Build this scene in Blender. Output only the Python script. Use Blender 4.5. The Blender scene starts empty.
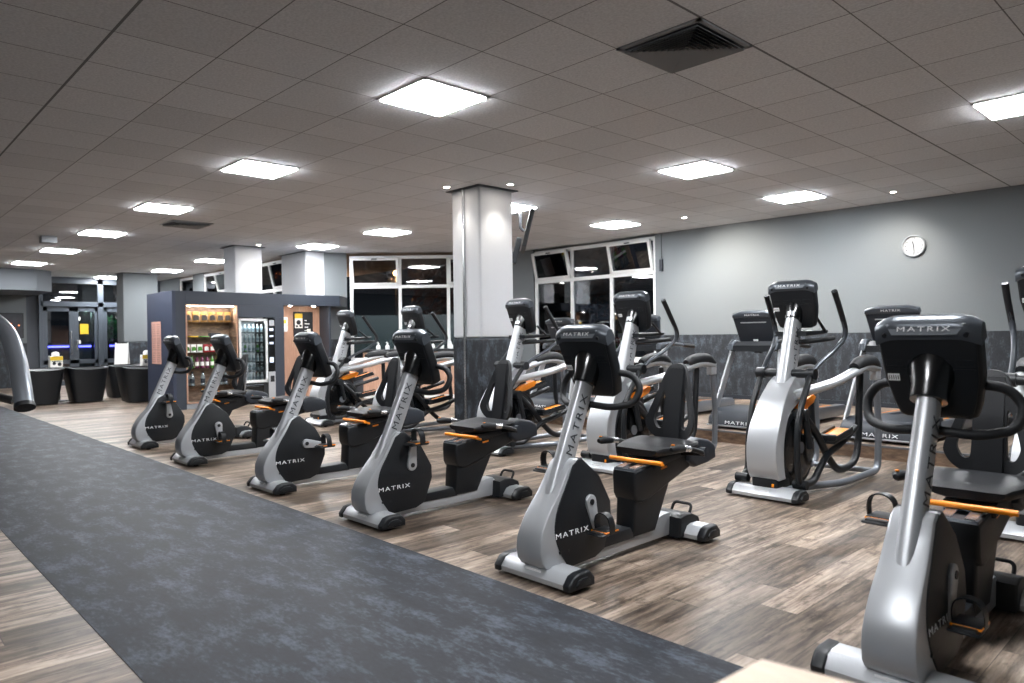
import bpy, bmesh, math, random
from mathutils import Vector, Matrix, Euler
PI = math.pi
random.seed(7)
S = bpy.context.scene
COL = S.collection

# ------------------------------------------------------------------ camera
f_px, yaw, pitch, roll = 719.0, 0.81009, -0.0072983, -0.013317
fwd = Vector((-math.sin(yaw)*math.cos(pitch), math.cos(yaw)*math.cos(pitch), math.sin(pitch)))
right = Vector((math.cos(yaw), math.sin(yaw), 0))
up = right.cross(fwd)
r2 = right*math.cos(roll) + up*math.sin(roll)
u2 = -right*math.sin(roll) + up*math.cos(roll)
cam = bpy.data.cameras.new('camera')
cam.sensor_width = 36
cam.lens = f_px/1024*36
cam.clip_start = .05; cam.clip_end = 200
cam.dof.use_dof = True; cam.dof.focus_distance = 5.2; cam.dof.aperture_fstop = 2.8
co = bpy.data.objects.new('camera', cam); COL.objects.link(co)
m = Matrix((r2, u2, -fwd)).transposed().to_4x4(); m.translation = (0, 0, 1.25)
co.matrix_world = m
S.camera = co
# ------------------------------------------------------------------ world, exposure
w = bpy.data.worlds.new('night'); S.world = w; w.use_nodes = True
bg = w.node_tree.nodes['Background']; bg.inputs[0].default_value = (.4, .5, .65, 1); bg.inputs[1].default_value = .004
S.view_settings.view_transform = 'Standard'; S.view_settings.look = 'None'
S.view_settings.gamma = 1; S.view_settings.use_curve_mapping = False
S.view_settings.exposure = 2.75
PANEL = 16.0      # radiance of the ceiling panels
SPOT = 14.0

# ------------------------------------------------------------------ materials
def new_mat(name):
    m = bpy.data.materials.new(name); m.use_nodes = True
    nt = m.node_tree; b = nt.nodes['Principled BSDF']
    return m, nt, b
def srgb(h):
    h = h.lstrip('#'); v = [int(h[i:i+2], 16)/255 for i in (0, 2, 4)]
    return tuple((c/12.92 if c <= .04045 else ((c+.055)/1.055)**2.4) for c in v)+(1,)
def mat(name, col, rough=.5, metal=0, noise=0, nscale=30, bump=0, coat=0, spec=.5):
    m, nt, b = new_mat(name)
    c = srgb(col)
    b.inputs['Base Color'].default_value = c
    b.inputs['Roughness'].default_value = rough; b.inputs['Metallic'].default_value = metal
    b.inputs['Coat Weight'].default_value = coat
    b.inputs['Specular IOR Level'].default_value = spec
    tc = nt.nodes.new('ShaderNodeTexCoord'); n = nt.nodes.new('ShaderNodeTexNoise')
    n.inputs['Scale'].default_value = nscale; n.inputs['Detail'].default_value = 4
    nt.links.new(tc.outputs['Object'], n.inputs['Vector'])
    if noise:
        mx = nt.nodes.new('ShaderNodeMix'); mx.data_type = 'RGBA'
        mx.inputs[6].default_value = tuple(x*(1-noise) for x in c[:3])+(1,)
        mx.inputs[7].default_value = tuple(min(1, x*(1+noise)) for x in c[:3])+(1,)
        nt.links.new(n.outputs['Fac'], mx.inputs[0]); nt.links.new(mx.outputs[2], b.inputs['Base Color'])
    if bump:
        bp = nt.nodes.new('ShaderNodeBump'); bp.inputs['Strength'].default_value = bump; bp.inputs['Distance'].default_value = .002
        nt.links.new(n.outputs['Fac'], bp.inputs['Height']); nt.links.new(bp.outputs[0], b.inputs['Normal'])
    return m
def emit(name, col, s, base=None):
    m, nt, b = new_mat(name)
    b.inputs['Base Color'].default_value = srgb(base or col); b.inputs['Emission Color'].default_value = srgb(col)
    b.inputs['Emission Strength'].default_value = s
    return m
def glass(name, tint='#ffffff', refl=.04, rough=0.0, opacity=0.0):
    m, nt, b = new_mat(name); nt.nodes.remove(b)
    out = nt.nodes['Material Output']
    t = nt.nodes.new('ShaderNodeBsdfTransparent'); t.inputs[0].default_value = srgb(tint)
    g = nt.nodes.new('ShaderNodeBsdfGlossy'); g.inputs['Roughness'].default_value = rough
    fr = nt.nodes.new('ShaderNodeFresnel'); fr.inputs[0].default_value = 1.5
    ad = nt.nodes.new('ShaderNodeMath'); ad.operation = 'MULTIPLY_ADD'; ad.inputs[1].default_value = 1.6; ad.inputs[2].default_value = refl
    mx = nt.nodes.new('ShaderNodeMixShader')
    nt.links.new(fr.outputs[0], ad.inputs[0]); nt.links.new(ad.outputs[0], mx.inputs[0])
    nt.links.new(t.outputs[0], mx.inputs[1]); nt.links.new(g.outputs[0], mx.inputs[2])
    last = mx
    if opacity:
        d = nt.nodes.new('ShaderNodeBsdfDiffuse'); d.inputs[0].default_value = srgb(tint)
        m2 = nt.nodes.new('ShaderNodeMixShader'); m2.inputs[0].default_value = opacity
        nt.links.new(mx.outputs[0], m2.inputs[1]); nt.links.new(d.outputs[0], m2.inputs[2]); last = m2
    nt.links.new(last.outputs[0], out.inputs[0])
    return m
class NT:
    def __init__(s, nt): s.nt = nt
    def n(s, t, **kw):
        nd = s.nt.nodes.new(t)
        for k, v in kw.items():
            if k in ('data_type', 'operation', 'blend_type', 'noise_dimensions', 'feature', 'distance', 'interpolation'): setattr(nd, k, v)
        return nd
    def l(s, a, b): s.nt.links.new(a, b)
    def math(s, op, a, b=None):
        nd = s.nt.nodes.new('ShaderNodeMath'); nd.operation = op
        for i, v in enumerate((a, b)):
            if v is None: continue
            if isinstance(v, (int, float)): nd.inputs[i].default_value = v
            else: s.l(v, nd.inputs[i])
        return nd.outputs[0]
    def ramp(s, fac, stops):
        r = s.nt.nodes.new('ShaderNodeValToRGB'); s.l(fac, r.inputs[0])
        els = r.color_ramp.elements
        while len(els) > 1: els.remove(els[-1])
        els[0].position = stops[0][0]; els[0].color = srgb(stops[0][1])
        for p, c in stops[1:]:
            e = els.new(p); e.color = srgb(c)
        return r.outputs[0]
    def mix(s, f, a, b, bt='MIX'):
        x = s.nt.nodes.new('ShaderNodeMix'); x.data_type = 'RGBA'; x.blend_type = bt
        for i, v in ((0, f), (6, a), (7, b)):
            if isinstance(v, (int, float)): x.inputs[i].default_value = v
            elif isinstance(v, str): x.inputs[i].default_value = srgb(v)
            else: s.l(v, x.inputs[i])
        return x.outputs[2]

def wood_floor():
    m, nt, b = new_mat('vinyl_wood_planks'); q = NT(nt)
    geo = q.n('ShaderNodeTexCoord'); sep = q.n('ShaderNodeSeparateXYZ'); q.l(geo.outputs['Object'], sep.inputs[0])
    X, Y = sep.outputs[0], sep.outputs[1]
    W, L = .18, 1.22
    row = q.math('FLOOR', q.math('DIVIDE', X, W))
    wn = q.n('ShaderNodeTexWhiteNoise', noise_dimensions='1D'); q.l(row, wn.inputs['W'])
    yo = q.math('ADD', Y, q.math('MULTIPLY', wn.outputs['Value'], L))
    colm = q.math('FLOOR', q.math('DIVIDE', yo, L))
    cmb = q.n('ShaderNodeCombineXYZ'); q.l(row, cmb.inputs[0]); q.l(colm, cmb.inputs[1])
    wn2 = q.n('ShaderNodeTexWhiteNoise', noise_dimensions='3D'); q.l(cmb.outputs[0], wn2.inputs['Vector'])
    # grain: stretched noise, shifted per plank
    c2 = q.n('ShaderNodeCombineXYZ')
    q.l(q.math('MULTIPLY', X, 13.0), c2.inputs[0]); q.l(q.math('MULTIPLY', yo, 1.25), c2.inputs[1]); q.l(q.math('MULTIPLY', wn2.outputs['Value'], 40.0), c2.inputs[2])
    n1 = q.n('ShaderNodeTexNoise'); q.l(c2.outputs[0], n1.inputs['Vector']); n1.inputs['Scale'].default_value = 1.4; n1.inputs['Detail'].default_value = 12; n1.inputs['Roughness'].default_value = .74
    c3 = q.n('ShaderNodeCombineXYZ')
    q.l(q.math('MULTIPLY', X, 60.0), c3.inputs[0]); q.l(q.math('MULTIPLY', yo, 3.0), c3.inputs[1]); q.l(q.math('MULTIPLY', wn2.outputs['Value'], 9.0), c3.inputs[2])
    n2 = q.n('ShaderNodeTexNoise'); q.l(c3.outputs[0], n2.inputs['Vector']); n2.inputs['Scale'].default_value = 1.0; n2.inputs['Detail'].default_value = 5
    base = q.ramp(n1.outputs['Fac'], [(.34, '#42382f'), (.43, '#7a6a5c'), (.50, '#a08e7e'), (.58, '#b9a796'), (.70, '#d2c2b1')])
    tone = q.ramp(wn2.outputs['Value'], [(0, '#8f8c88'), (1, '#ffffff')])
    c = q.mix(1.0, base, tone, 'MULTIPLY')
    fine = q.ramp(n2.outputs['Fac'], [(.3, '#8c8c8c'), (.6, '#ffffff')])
    c = q.mix(.6, c, fine, 'MULTIPLY')
    c4 = q.n('ShaderNodeCombineXYZ')
    q.l(q.math('MULTIPLY', X, 9.0), c4.inputs[0]); q.l(q.math('MULTIPLY', yo, 4.5), c4.inputs[1]); q.l(q.math('MULTIPLY', wn2.outputs['Value'], 23.0), c4.inputs[2])
    n3 = q.n('ShaderNodeTexNoise'); q.l(c4.outputs[0], n3.inputs['Vector']); n3.inputs['Scale'].default_value = 1.6; n3.inputs['Detail'].default_value = 9; n3.inputs['Roughness'].default_value = .7
    knots = q.ramp(n3.outputs['Fac'], [(.36, '#6a625e'), (.47, '#ffffff')])
    c = q.mix(.6, c, knots, 'MULTIPLY')
    fx = q.math('FRACT', q.math('DIVIDE', X, W)); fy = q.math('FRACT', q.math('DIVIDE', yo, L))
    gx = q.math('LESS_THAN', fx, .018); gy = q.math('LESS_THAN', fy, .003)
    g = q.math('MAXIMUM', gx, gy)
    c = q.mix(q.math('MULTIPLY', g, .75), c, '#241f1d')
    q.l(c, b.inputs['Base Color'])
    b.inputs['Specular IOR Level'].default_value = .3
    rr = q.math('ADD', q.math('MULTIPLY', n1.outputs['Fac'], .25), .3); q.l(rr, b.inputs['Roughness'])
    bp = q.n('ShaderNodeBump'); bp.inputs['Strength'].default_value = .25; bp.inputs['Distance'].default_value = .003
    q.l(q.math('SUBTRACT', n2.outputs['Fac'], q.math('MULTIPLY', g, 2.0)), bp.inputs['Height']); q.l(bp.outputs[0], b.inputs['Normal'])
    return m
def slate(name, a, bb, c_, tile=(.6, .9), rough=.45, vert=False, grout=True, sc=1.0, spec=.5):
    m, nt, b = new_mat(name); q = NT(nt)
    geo = q.n('ShaderNodeTexCoord'); sep = q.n('ShaderNodeSeparateXYZ'); q.l(geo.outputs['Object'], sep.inputs[0])
    mp = q.n('ShaderNodeMapping'); q.l(geo.outputs['Object'], mp.inputs[0])
    mp.inputs['Scale'].default_value = (1, 2.2, 1) if not vert else (2.0, 2.0, 1)
    n1 = q.n('ShaderNodeTexNoise'); q.l(mp.outputs[0], n1.inputs['Vector']); n1.inputs['Scale'].default_value = 2.2*sc; n1.inputs['Detail'].default_value = 9; n1.inputs['Roughness'].default_value = .62
    n2 = q.n('ShaderNodeTexNoise'); q.l(mp.outputs[0], n2.inputs['Vector']); n2.inputs['Scale'].default_value = 14*sc; n2.inputs['Detail'].default_value = 6; n2.inputs['Roughness'].default_value = .7
    f = q.math('ADD', q.math('MULTIPLY', n1.outputs['Fac'], .6), q.math('MULTIPLY', n2.outputs['Fac'], .4))
    c = q.ramp(f, [(.36, a), (.5, bb), (.63, c_)])
    if grout:
        u = sep.outputs[0]; v = sep.outputs[2] if vert else sep.outputs[1]
        rowi = q.math('FLOOR', q.math('DIVIDE', v, tile[1]))
        uo = q.math('ADD', u, q.math('MULTIPLY', q.math('MODULO', rowi, 2.0), tile[0]*.5))
        g = q.math('MAXIMUM', q.math('LESS_THAN', q.math('FRACT', q.math('DIVIDE', uo, tile[0])), .005), q.math('LESS_THAN', q.math('FRACT', q.math('DIVIDE', v, tile[1])), .005))
        c = q.mix(q.math('MULTIPLY', g, .5), c, '#14181d')
    q.l(c, b.inputs['Base Color']); b.inputs['Roughness'].default_value = rough; b.inputs['Specular IOR Level'].default_value = spec
    bp = q.n('ShaderNodeBump'); bp.inputs['Strength'].default_value = .15; bp.inputs['Distance'].default_value = .003
    q.l(n2.outputs['Fac'], bp.inputs['Height']); q.l(bp.outputs[0], b.inputs['Normal'])
    return m
GX, GY, T = -4.19, 3.154, .625     # ceiling grid origin and pitch
def ceiling_mat():
    m, nt, b = new_mat('mineral_ceiling_tiles'); q = NT(nt)
    geo = q.n('ShaderNodeTexCoord'); sep = q.n('ShaderNodeSeparateXYZ'); q.l(geo.outputs['Object'], sep.inputs[0])
    fx = q.math('FRACT', q.math('DIVIDE', q.math('SUBTRACT', sep.outputs[0], GX-T*400), T))
    fy = q.math('FRACT', q.math('DIVIDE', q.math('SUBTRACT', sep.outputs[1], GY-T*400), T))
    def line(f, w): return q.math('MAXIMUM', q.math('LESS_THAN', f, w), q.math('GREATER_THAN', f, 1-w))
    g = q.math('MAXIMUM', line(fx, .0065), line(fy, .0065))
    dx = q.math('LESS_THAN', q.math('ABSOLUTE', q.math('SUBTRACT', sep.outputs[0], GX+3*T)), .009)
    dy = q.math('LESS_THAN', q.math('ABSOLUTE', q.math('SUBTRACT', sep.outputs[1], GY-3*T)), .009)
    g2 = q.math('MAXIMUM', g, q.math('MAXIMUM', dx, dy))
    n = q.n('ShaderNodeTexNoise'); q.l(geo.outputs['Object'], n.inputs['Vector']); n.inputs['Scale'].default_value = 60; n.inputs['Detail'].default_value = 6
    ti = q.n('ShaderNodeCombineXYZ')
    q.l(q.math('FLOOR', q.math('DIVIDE', q.math('SUBTRACT', sep.outputs[0], GX), T)), ti.inputs[0]); q.l(q.math('FLOOR', q.math('DIVIDE', q.math('SUBTRACT', sep.outputs[1], GY), T)), ti.inputs[1])
    wn = q.n('ShaderNodeTexWhiteNoise', noise_dimensions='3D'); q.l(ti.outputs[0], wn.inputs['Vector'])
    c = q.ramp(n.outputs['Fac'], [(.3, '#c6c7ca'), (.7, '#dfe0e2')])
    tone = q.ramp(wn.outputs['Value'], [(0, '#f0f0f0'), (1, '#ffffff')])
    c = q.mix(1.0, c, tone, 'MULTIPLY')
    c = q.mix(q.math('MULTIPLY', g2, .85), c, '#4a4a4c')
    q.l(c, b.inputs['Base Color']); b.inputs['Roughness'].default_value = .85
    bp = q.n('ShaderNodeBump'); bp.inputs['Strength'].default_value = .3; bp.inputs['Distance'].default_value = .003
    q.l(q.math('SUBTRACT', n.outputs['Fac'], g), bp.inputs['Height']); q.l(bp.outputs[0], b.inputs['Normal'])
    return m
def wood(name, a, bb, scale=(1, 1, 12), rough=.5, dark=None):
    m, nt, b = new_mat(name); q = NT(nt)
    geo = q.n('ShaderNodeTexCoord'); mp = q.n('ShaderNodeMapping'); q.l(geo.outputs['Object'], mp.inputs[0]); mp.inputs['Scale'].default_value = scale
    n1 = q.n('ShaderNodeTexNoise'); q.l(mp.outputs[0], n1.inputs['Vector']); n1.inputs['Scale'].default_value = 2.5; n1.inputs['Detail'].default_value = 8; n1.inputs['Roughness'].default_value = .65
    q.l(q.ramp(n1.outputs['Fac'], [(.3, dark or a), (.5, a), (.7, bb)]), b.inputs['Base Color']); b.inputs['Roughness'].default_value = rough
    return m
def leafy(name, a, bb):
    return mat(name, a, .7, noise=.5, nscale=3)

M = {}
M['floor'] = wood_floor()
M['strip'] = slate('dark_slate_vinyl', '#0b0e13', '#171c24', '#434a54', tile=(.9, .83), sc=1.7, rough=.62, spec=.25)
M['dado'] = slate('dark_slate_wall_cladding', '#090c10', '#1a1f25', '#49515a', tile=(.9, 3.0), vert=True, rough=.6, sc=2.2)
M['ceiling'] = ceiling_mat()
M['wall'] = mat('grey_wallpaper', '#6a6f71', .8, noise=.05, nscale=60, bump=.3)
M['wall_dark'] = mat('dark_grey_wall', '#4a4e55', .7, noise=.05)
M['white_wall'] = mat('white_plaster', '#b4b6b9', .75, noise=.03)
M['pvc'] = mat('white_window_frame', '#dcdddc', .35)
M['door_frame'] = mat('grey_door_frame', '#474e56', .45)
M['glass'] = glass('window_glass', '#c8ccd0', .03)
M['clear'] = glass('clear_glass', '#f4f8f8', .02)
M['reflection_band'] = glass('teal_reflection_band', '#5c7a80', .03, rough=.25, opacity=.12)
M['kiosk'] = mat('anthracite_laminate', '#2c333e', .5, noise=.04)
M['kiosk_side'] = mat('navy_laminate', '#2b3346', .5, noise=.04)
M['oak'] = wood('light_oak_panel', '#ae8770', '#c8a48e', (14, 14, 1.2))
M['niche_wood'] = wood('weathered_wood_lining', '#806a58', '#a68b72', (3, 3, 10), dark='#5c4a3e')
M['black'] = mat('black_textured_plastic', '#0a0f14', .45, noise=.15, nscale=80, bump=.2)
M['black_gloss'] = mat('glossy_black_plastic', '#090b0d', .22, coat=.2)
M['rubber'] = mat('black_rubber_grip', '#090d12', .62, bump=.4, nscale=200)
M['leather'] = mat('black_vinyl_upholstery', '#090c11', .55, bump=.3, nscale=120)
M['silver'] = mat('silver_metallic_paint', '#b3b6b9', .38, metal=.45, coat=.15)
M['silver_dark'] = mat('grey_metallic_paint', '#7c8188', .35, metal=.5, coat=.2)
M['plate'] = mat('matte_grey_name_plate', '#6a7076', .65)
M['cap_grey'] = mat('satin_grey_console_cap', '#4b5056', .32, metal=.4)
M['steel'] = mat('brushed_steel', '#c2c4c6', .25, metal=.9)
M['orange'] = mat('orange_plastic', '#f08c12', .4)
M['darkgrey'] = mat('dark_grey_plastic', '#1c222a', .5)
M['letter_white'] = mat('white_lettering', '#e6e8ea', .5)
M['letter_dark'] = mat('dark_lettering', '#22252a', .5)
M['white'] = mat('white_plastic', '#e2e3e3', .4)
M['screen'] = mat('black_glass_screen', '#050607', .08)
M['panel_light'] = emit('light_panel_diffuser', '#f9fbff', PANEL)
M['lamp'] = emit('lit_lamp_lens', '#fff4e6', 30)
M['fridge_light'] = emit('lit_display_backing', '#dfeaf2', .07, '#20262c')
M['vent'] = mat('grey_vent_metal', '#8a8c8e', .5)
M['grey_box'] = mat('grey_painted_metal', '#8c9094', .5)
M['soffit'] = mat('grey_bulkhead_paint', '#6a7076', .6)

# ------------------------------------------------------------------ helpers
def link(o, parent=None):
    COL.objects.link(o)
    if parent is not None: o.parent = parent
    return o
def tag(o, label=None, cat=None, group=None, kind=None):
    if label: o['label'] = label
    if cat: o['category'] = cat
    if group: o['group'] = group
    if kind: o['kind'] = kind
    return o
def empty(name, loc, rz=0, label=None, cat=None, group=None):
    o = bpy.data.objects.new(name, None); COL.objects.link(o)
    o.empty_display_size = .1
    o.location = loc; o.rotation_euler = (0, 0, rz)
    return tag(o, label, cat, group)
def copy_tree(o, parent=None):
    c = o.copy(); COL.objects.link(c); c.parent = parent
    for ch in KIDS.get(o.name, []):
        d = copy_tree(ch, c); KIDS.setdefault(c.name, []).append(d)
    return c
KIDS = {}
def smooth_path(pts, n=8, closed=False):
    P = [Vector(p) for p in pts]; out = []
    N = len(P)
    segs = N if closed else N-1
    for i in range(segs):
        if closed: p0, p1, p2, p3 = P[i-1], P[i], P[(i+1) % N], P[(i+2) % N]
        else: p0, p1, p2, p3 = P[max(i-1, 0)], P[i], P[i+1], P[min(i+2, N-1)]
        for k in range(n):
            t = k/n
            out.append(.5*((2*p1)+(p2-p0)*t+(2*p0-5*p1+4*p2-p3)*t*t+(3*p1-p0-3*p2+p3)*t**3))
    if not closed: out.append(P[-1])
    return out
def round_path(pts, rad, n=5, closed=False):
    """polyline with corners rounded by rad (good for bent tube)"""
    P = [Vector(p) for p in pts]; N = len(P); out = []
    rng = range(N)
    for i in rng:
        if not closed and i in (0, N-1): out.append(P[i]); continue
        a, b, c = P[i-1], P[i], P[(i+1) % N]
        r = min(rad, (a-b).length*.45, (c-b).length*.45)
        s = b+(a-b).normalized()*r; e = b+(c-b).normalized()*r
        for k in range(n+1):
            t = k/n; out.append(s*(1-t)**2+b*2*t*(1-t)+e*t*t)
    return out
class MB:
    def __init__(s, *mats):
        s.bm = bmesh.new(); s.mats = [M[m] if isinstance(m, str) else m for m in mats]; s.mi = 0; s.uv = None
    def use(s, i): s.mi = i; return s
    def _add(s, t, smooth=False, xf=None):
        if xf is not None: t.transform(xf)
        for f in t.faces: f.material_index = s.mi; f.smooth = smooth
        me = bpy.data.meshes.new('tmp'); t.to_mesh(me); t.free(); s.bm.from_mesh(me); bpy.data.meshes.remove(me); return s
    def box(s, lo, hi, bev=0, seg=2, xf=None, smooth=None):
        t = bmesh.new(); bmesh.ops.create_cube(t, size=1)
        lo = Vector(lo); hi = Vector(hi)
        for v in t.verts: v.co = Vector((lo[i]+(v.co[i]+.5)*(hi[i]-lo[i]) for i in range(3)))
        if bev: bmesh.ops.bevel(t, geom=list(t.edges), offset=bev, segments=seg, affect='EDGES', profile=.5)
        return s._add(t, False, xf)
    def prism(s, pts, a, b, axis='x', bev=0, seg=2, xf=None, fn=None, smooth=False):
        """pts in the plane normal to axis; extruded from a to b"""
        t = bmesh.new()
        def mk(p, h):
            if axis == 'x': return (h, p[0], p[1])
            if axis == 'y': return (p[0], h, p[1])
            return (p[0], p[1], h)
        A = [t.verts.new(mk(p, a)) for p in pts]; B = [t.verts.new(mk(p, b)) for p in pts]
        n = len(pts)
        t.faces.new(A[::-1]); t.faces.new(B)
        for i in range(n): t.faces.new((A[i], A[(i+1) % n], B[(i+1) % n], B[i]))
        bmesh.ops.recalc_face_normals(t, faces=list(t.faces))
        if bev:
            es = [e for e in t.edges if not ((e.verts[0] in A) ^ (e.verts[1] in A))]
            bmesh.ops.bevel(t, geom=es, offset=bev, segments=seg, affect='EDGES', profile=.5, clamp_overlap=True)
        if fn:
            for v in t.verts: v.co = Vector(fn(v.co))
        return s._add(t, smooth, xf)
    def tube(s, pts, r, n=12, cap=True, ry=None, flat=None, xf=None, smooth=True):
        """r: number or list per point; ry: second radius ratio (along 'up' hint flat)"""
        P = [Vector(p) for p in pts]; N = len(P)
        R = r if isinstance(r, (list, tuple)) else [r]*N
        if len(R) != N: R = [R[min(len(R)-1, int(i/(N-1)*(len(R)-1)))]*(1-((i/(N-1)*(len(R)-1)) % 1))+R[min(len(R)-1, int(i/(N-1)*(len(R)-1))+1)]*((i/(N-1)*(len(R)-1)) % 1) for i in range(N)]
        t = bmesh.new(); rings = []
        tan0 = (P[1]-P[0]).normalized()
        hint = Vector(flat) if flat else (Vector((1, 0, 0)) if abs(tan0.x) < .8 else Vector((0, 0, 1)))
        u = (hint-tan0*hint.dot(tan0)).normalized()
        for i in range(N):
            tg = ((P[min(i+1, N-1)]-P[max(i-1, 0)])).normalized()
            if flat: 
                h2 = Vector(flat); u = (h2-tg*h2.dot(tg)).normalized()
            else: u = (u-tg*u.dot(tg)).normalized()
            v = tg.cross(u)
            k = ry or 1
            rings.append([t.verts.new(P[i]+u*(R[i]*math.cos(2*PI*j/n))+v*(R[i]*k*math.sin(2*PI*j/n))) for j in range(n)])
        for i in range(N-1):
            for j in range(n):
                t.faces.new((rings[i][j], rings[i][(j+1) % n], rings[i+1][(j+1) % n], rings[i+1][j]))
        if cap: t.faces.new(rings[0][::-1]); t.faces.new(rings[-1])
        bmesh.ops.recalc_face_normals(t, faces=list(t.faces))
        return s._add(t, smooth, xf)
    def loft(s, rings, cap=True, closed=True, smooth=True, xf=None):
        t = bmesh.new(); RR = [[t.verts.new(p) for p in r] for r in rings]; n = len(RR[0])
        for i in range(len(RR)-1):
            for j in range(n if closed else n-1):
                t.faces.new((RR[i][j], RR[i][(j+1) % n], RR[i+1][(j+1) % n], RR[i+1][j]))
        if cap: t.faces.new(RR[0][::-1]); t.faces.new(RR[-1])
        bmesh.ops.recalc_face_normals(t, faces=list(t.faces))
        return s._add(t, smooth, xf)
    def cyl(s, a, b, r, n=20, r2=None, smooth=True):
        return s.tube([a, Vector(a).lerp(Vector(b), .5), b], [r, (r+(r2 if r2 is not None else r))/2, r2 if r2 is not None else r], n, smooth=smooth)
    def lathe(s, prof, center, axis='z', n=20):
        """prof (r, h)"""
        rings = []
        for r, h in prof:
            ring = []
            for j in range(n):
                a = 2*PI*j/n; c, d = r*math.cos(a), r*math.sin(a)
                p = {'z': (c, d, h), 'x': (h, c, d), 'y': (c, h, d)}[axis]
                ring.append(Vector(center)+Vector(p))
            rings.append(ring)
        return s.loft(rings)
    def holes(s, outer, inners, a, b, axis='y', fn=None, smooth=False, bev=0):
        t = bmesh.new(); es = []
        for loop in [outer]+inners:
            vs = [t.verts.new((p[0], 0, p[1])) for p in loop]
            for i in range(len(vs)): es.append(t.edges.new((vs[i], vs[(i+1) % len(vs)])))
        bmesh.ops.triangle_fill(t, use_beauty=True, edges=es)
        r = bmesh.ops.extrude_face_region(t, geom=list(t.faces))
        ev = [v for v in r['geom'] if isinstance(v, bmesh.types.BMVert)]
        for v in t.verts: v.co.y = a
        for v in ev: v.co.y = b
        if axis == 'x':
            for v in t.verts: v.co = Vector((v.co.y, v.co.x, v.co.z))
        if fn:
            for v in t.verts: v.co = Vector(fn(v.co))
        bmesh.ops.recalc_face_normals(t, faces=list(t.faces))
        return s._add(t, smooth)
    def build(s, name, parent=None, auto=40, loc=None):
        me = bpy.data.meshes.new(name); s.bm.normal_update(); s.bm.to_mesh(me); s.bm.free()
        for mm in s.mats: me.materials.append(mm)
        if auto:
            sm = [p.use_smooth for p in me.polygons]
            me.polygons.foreach_set('use_smooth', [True]*len(me.polygons))
            me.set_sharp_from_angle(angle=math.radians(auto))
        o = bpy.data.objects.new(name, me); link(o, parent)
        if loc: o.location = loc
        if parent is not None: KIDS.setdefault(parent.name, []).append(o)
        return o
_tc = {}
def text_part(txt, size, name, material, parent, mtx, sx=1.25, extr=.0006, spacing=1.15, align='CENTER', bold=.0):
    key = (txt, size, sx, spacing, align, bold, extr)
    if key not in _tc:
        cu = bpy.data.curves.new('lettering', 'FONT'); cu.body = txt; cu.size = size; cu.extrude = extr; cu.align_x = align; cu.align_y = 'CENTER'; cu.space_character = spacing
        cu.offset = bold; cu.resolution_u = 3
        tmp = bpy.data.objects.new('tmp', cu); COL.objects.link(tmp)
        dg = bpy.context.evaluated_depsgraph_get(); dg.update()
        me = bpy.data.meshes.new_from_object(tmp.evaluated_get(dg))
        bpy.data.objects.remove(tmp); bpy.data.curves.remove(cu)
        me.transform(Matrix.Diagonal((sx, 1, 1, 1)))
        _tc[key] = me
    me = _tc[key].copy(); me.name = name; me.materials.clear(); me.materials.append(M[material])
    me.transform(mtx)
    o = bpy.data.objects.new(name, me); link(o, parent)
    if parent is not None: KIDS.setdefault(parent.name, []).append(o)
    return o
def frame_mtx(origin, xdir, normal):
    x = Vector(xdir).normalized(); z = Vector(normal).normalized(); x = (x-z*x.dot(z)).normalized(); y = z.cross(x)
    m = Matrix((x, y, z)).transposed().to_4x4(); m.translation = Vector(origin); return m
def struct(mb, name, label=None):
    o = mb.build(name, auto=0); o['kind'] = 'structure'
    if label: o['label'] = label
    return o
def rrect(w, h, r, n=4, cx=0, cy=0):
    out = []
    for (sx, sy, a0) in ((1, 1, 0), (-1, 1, 90), (-1, -1, 180), (1, -1, 270)):
        for k in range(n+1):
            a = math.radians(a0+90*k/n); out.append((cx+sx*(w/2-r)+r*math.cos(a), cy+sy*(h/2-r)+r*math.sin(a)))
    return out

H = 3.13
# ================================================================== THE ROOM
struct(MB('floor').box((-24.1, -3, -.1), (2.5, 11.3, 0)), 'floor')
struct(MB('strip').box((-24, .82, 0), (2.5, 2.46, .003)), 'floor', 'dark slate-look vinyl walkway strip crossing the wood floor')
struct(MB('ceiling').box((-24.1, -3, H), (2.5, 11.5, H+.1)), 'ceiling')
DZ = 1.235
def wall_seg(name, a, b, z0, z1, mtl, th=.15, label=None):
    """wall from a to b (xy), inner face on the line, thickness to the left of a->b"""
    a = Vector((a[0], a[1], 0)); b = Vector((b[0], b[1], 0)); d = (b-a); L = d.length; d.normalize(); nrm = Vector((-d.y, d.x, 0))
    mb = MB(mtl); x = frame_mtx(a, d, (0, 0, 1))
    mb.box((0, 0, z0), (L, th, z1))
    o = struct(mb, name, label); o.matrix_world = x
    return o
# clock wall (inner face y = 11.25)
wall_seg('wall_right', (-7.9, 11.25), (2.5, 11.25), DZ, H, 'wall', label='long pale grey wall with the clock')
wall_seg('wall_right', (-7.9, 11.24), (2.5, 11.24), 0, DZ, 'dado', label='dark slate-clad lower half of the clock wall')
# window 1 : x -11.1 .. -7.9
wall_seg('wall_right', (-11.1, 11.25), (-7.9, 11.25), 0, .75, 'dado')
wall_seg('wall_back', (-11.75, 10.95), (-11.1, 11.25), 0, H, 'wall', th=.1)
# diagonal window wall
DA = Vector((-13.95, 8.35)); DB = Vector((-11.75, 10.75)); dd = (DB-DA).normalized()
wall_seg('wall_back', DA, DB, 0, .75, 'wall_dark')
wall_seg('wall_back', (-11.75, 10.75), (-11.75, 10.95), 0, H, 'wall', th=.1)
# wall panels right of the pier
wall_seg('wall_back', (-14.15, 7.85), (-14.05, 8.35), DZ, H, 'wall', th=.2)
wall_seg('wall_back', (-14.15, 7.85), (-14.05, 8.35), 0, DZ, 'dado', th=.2)
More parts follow.
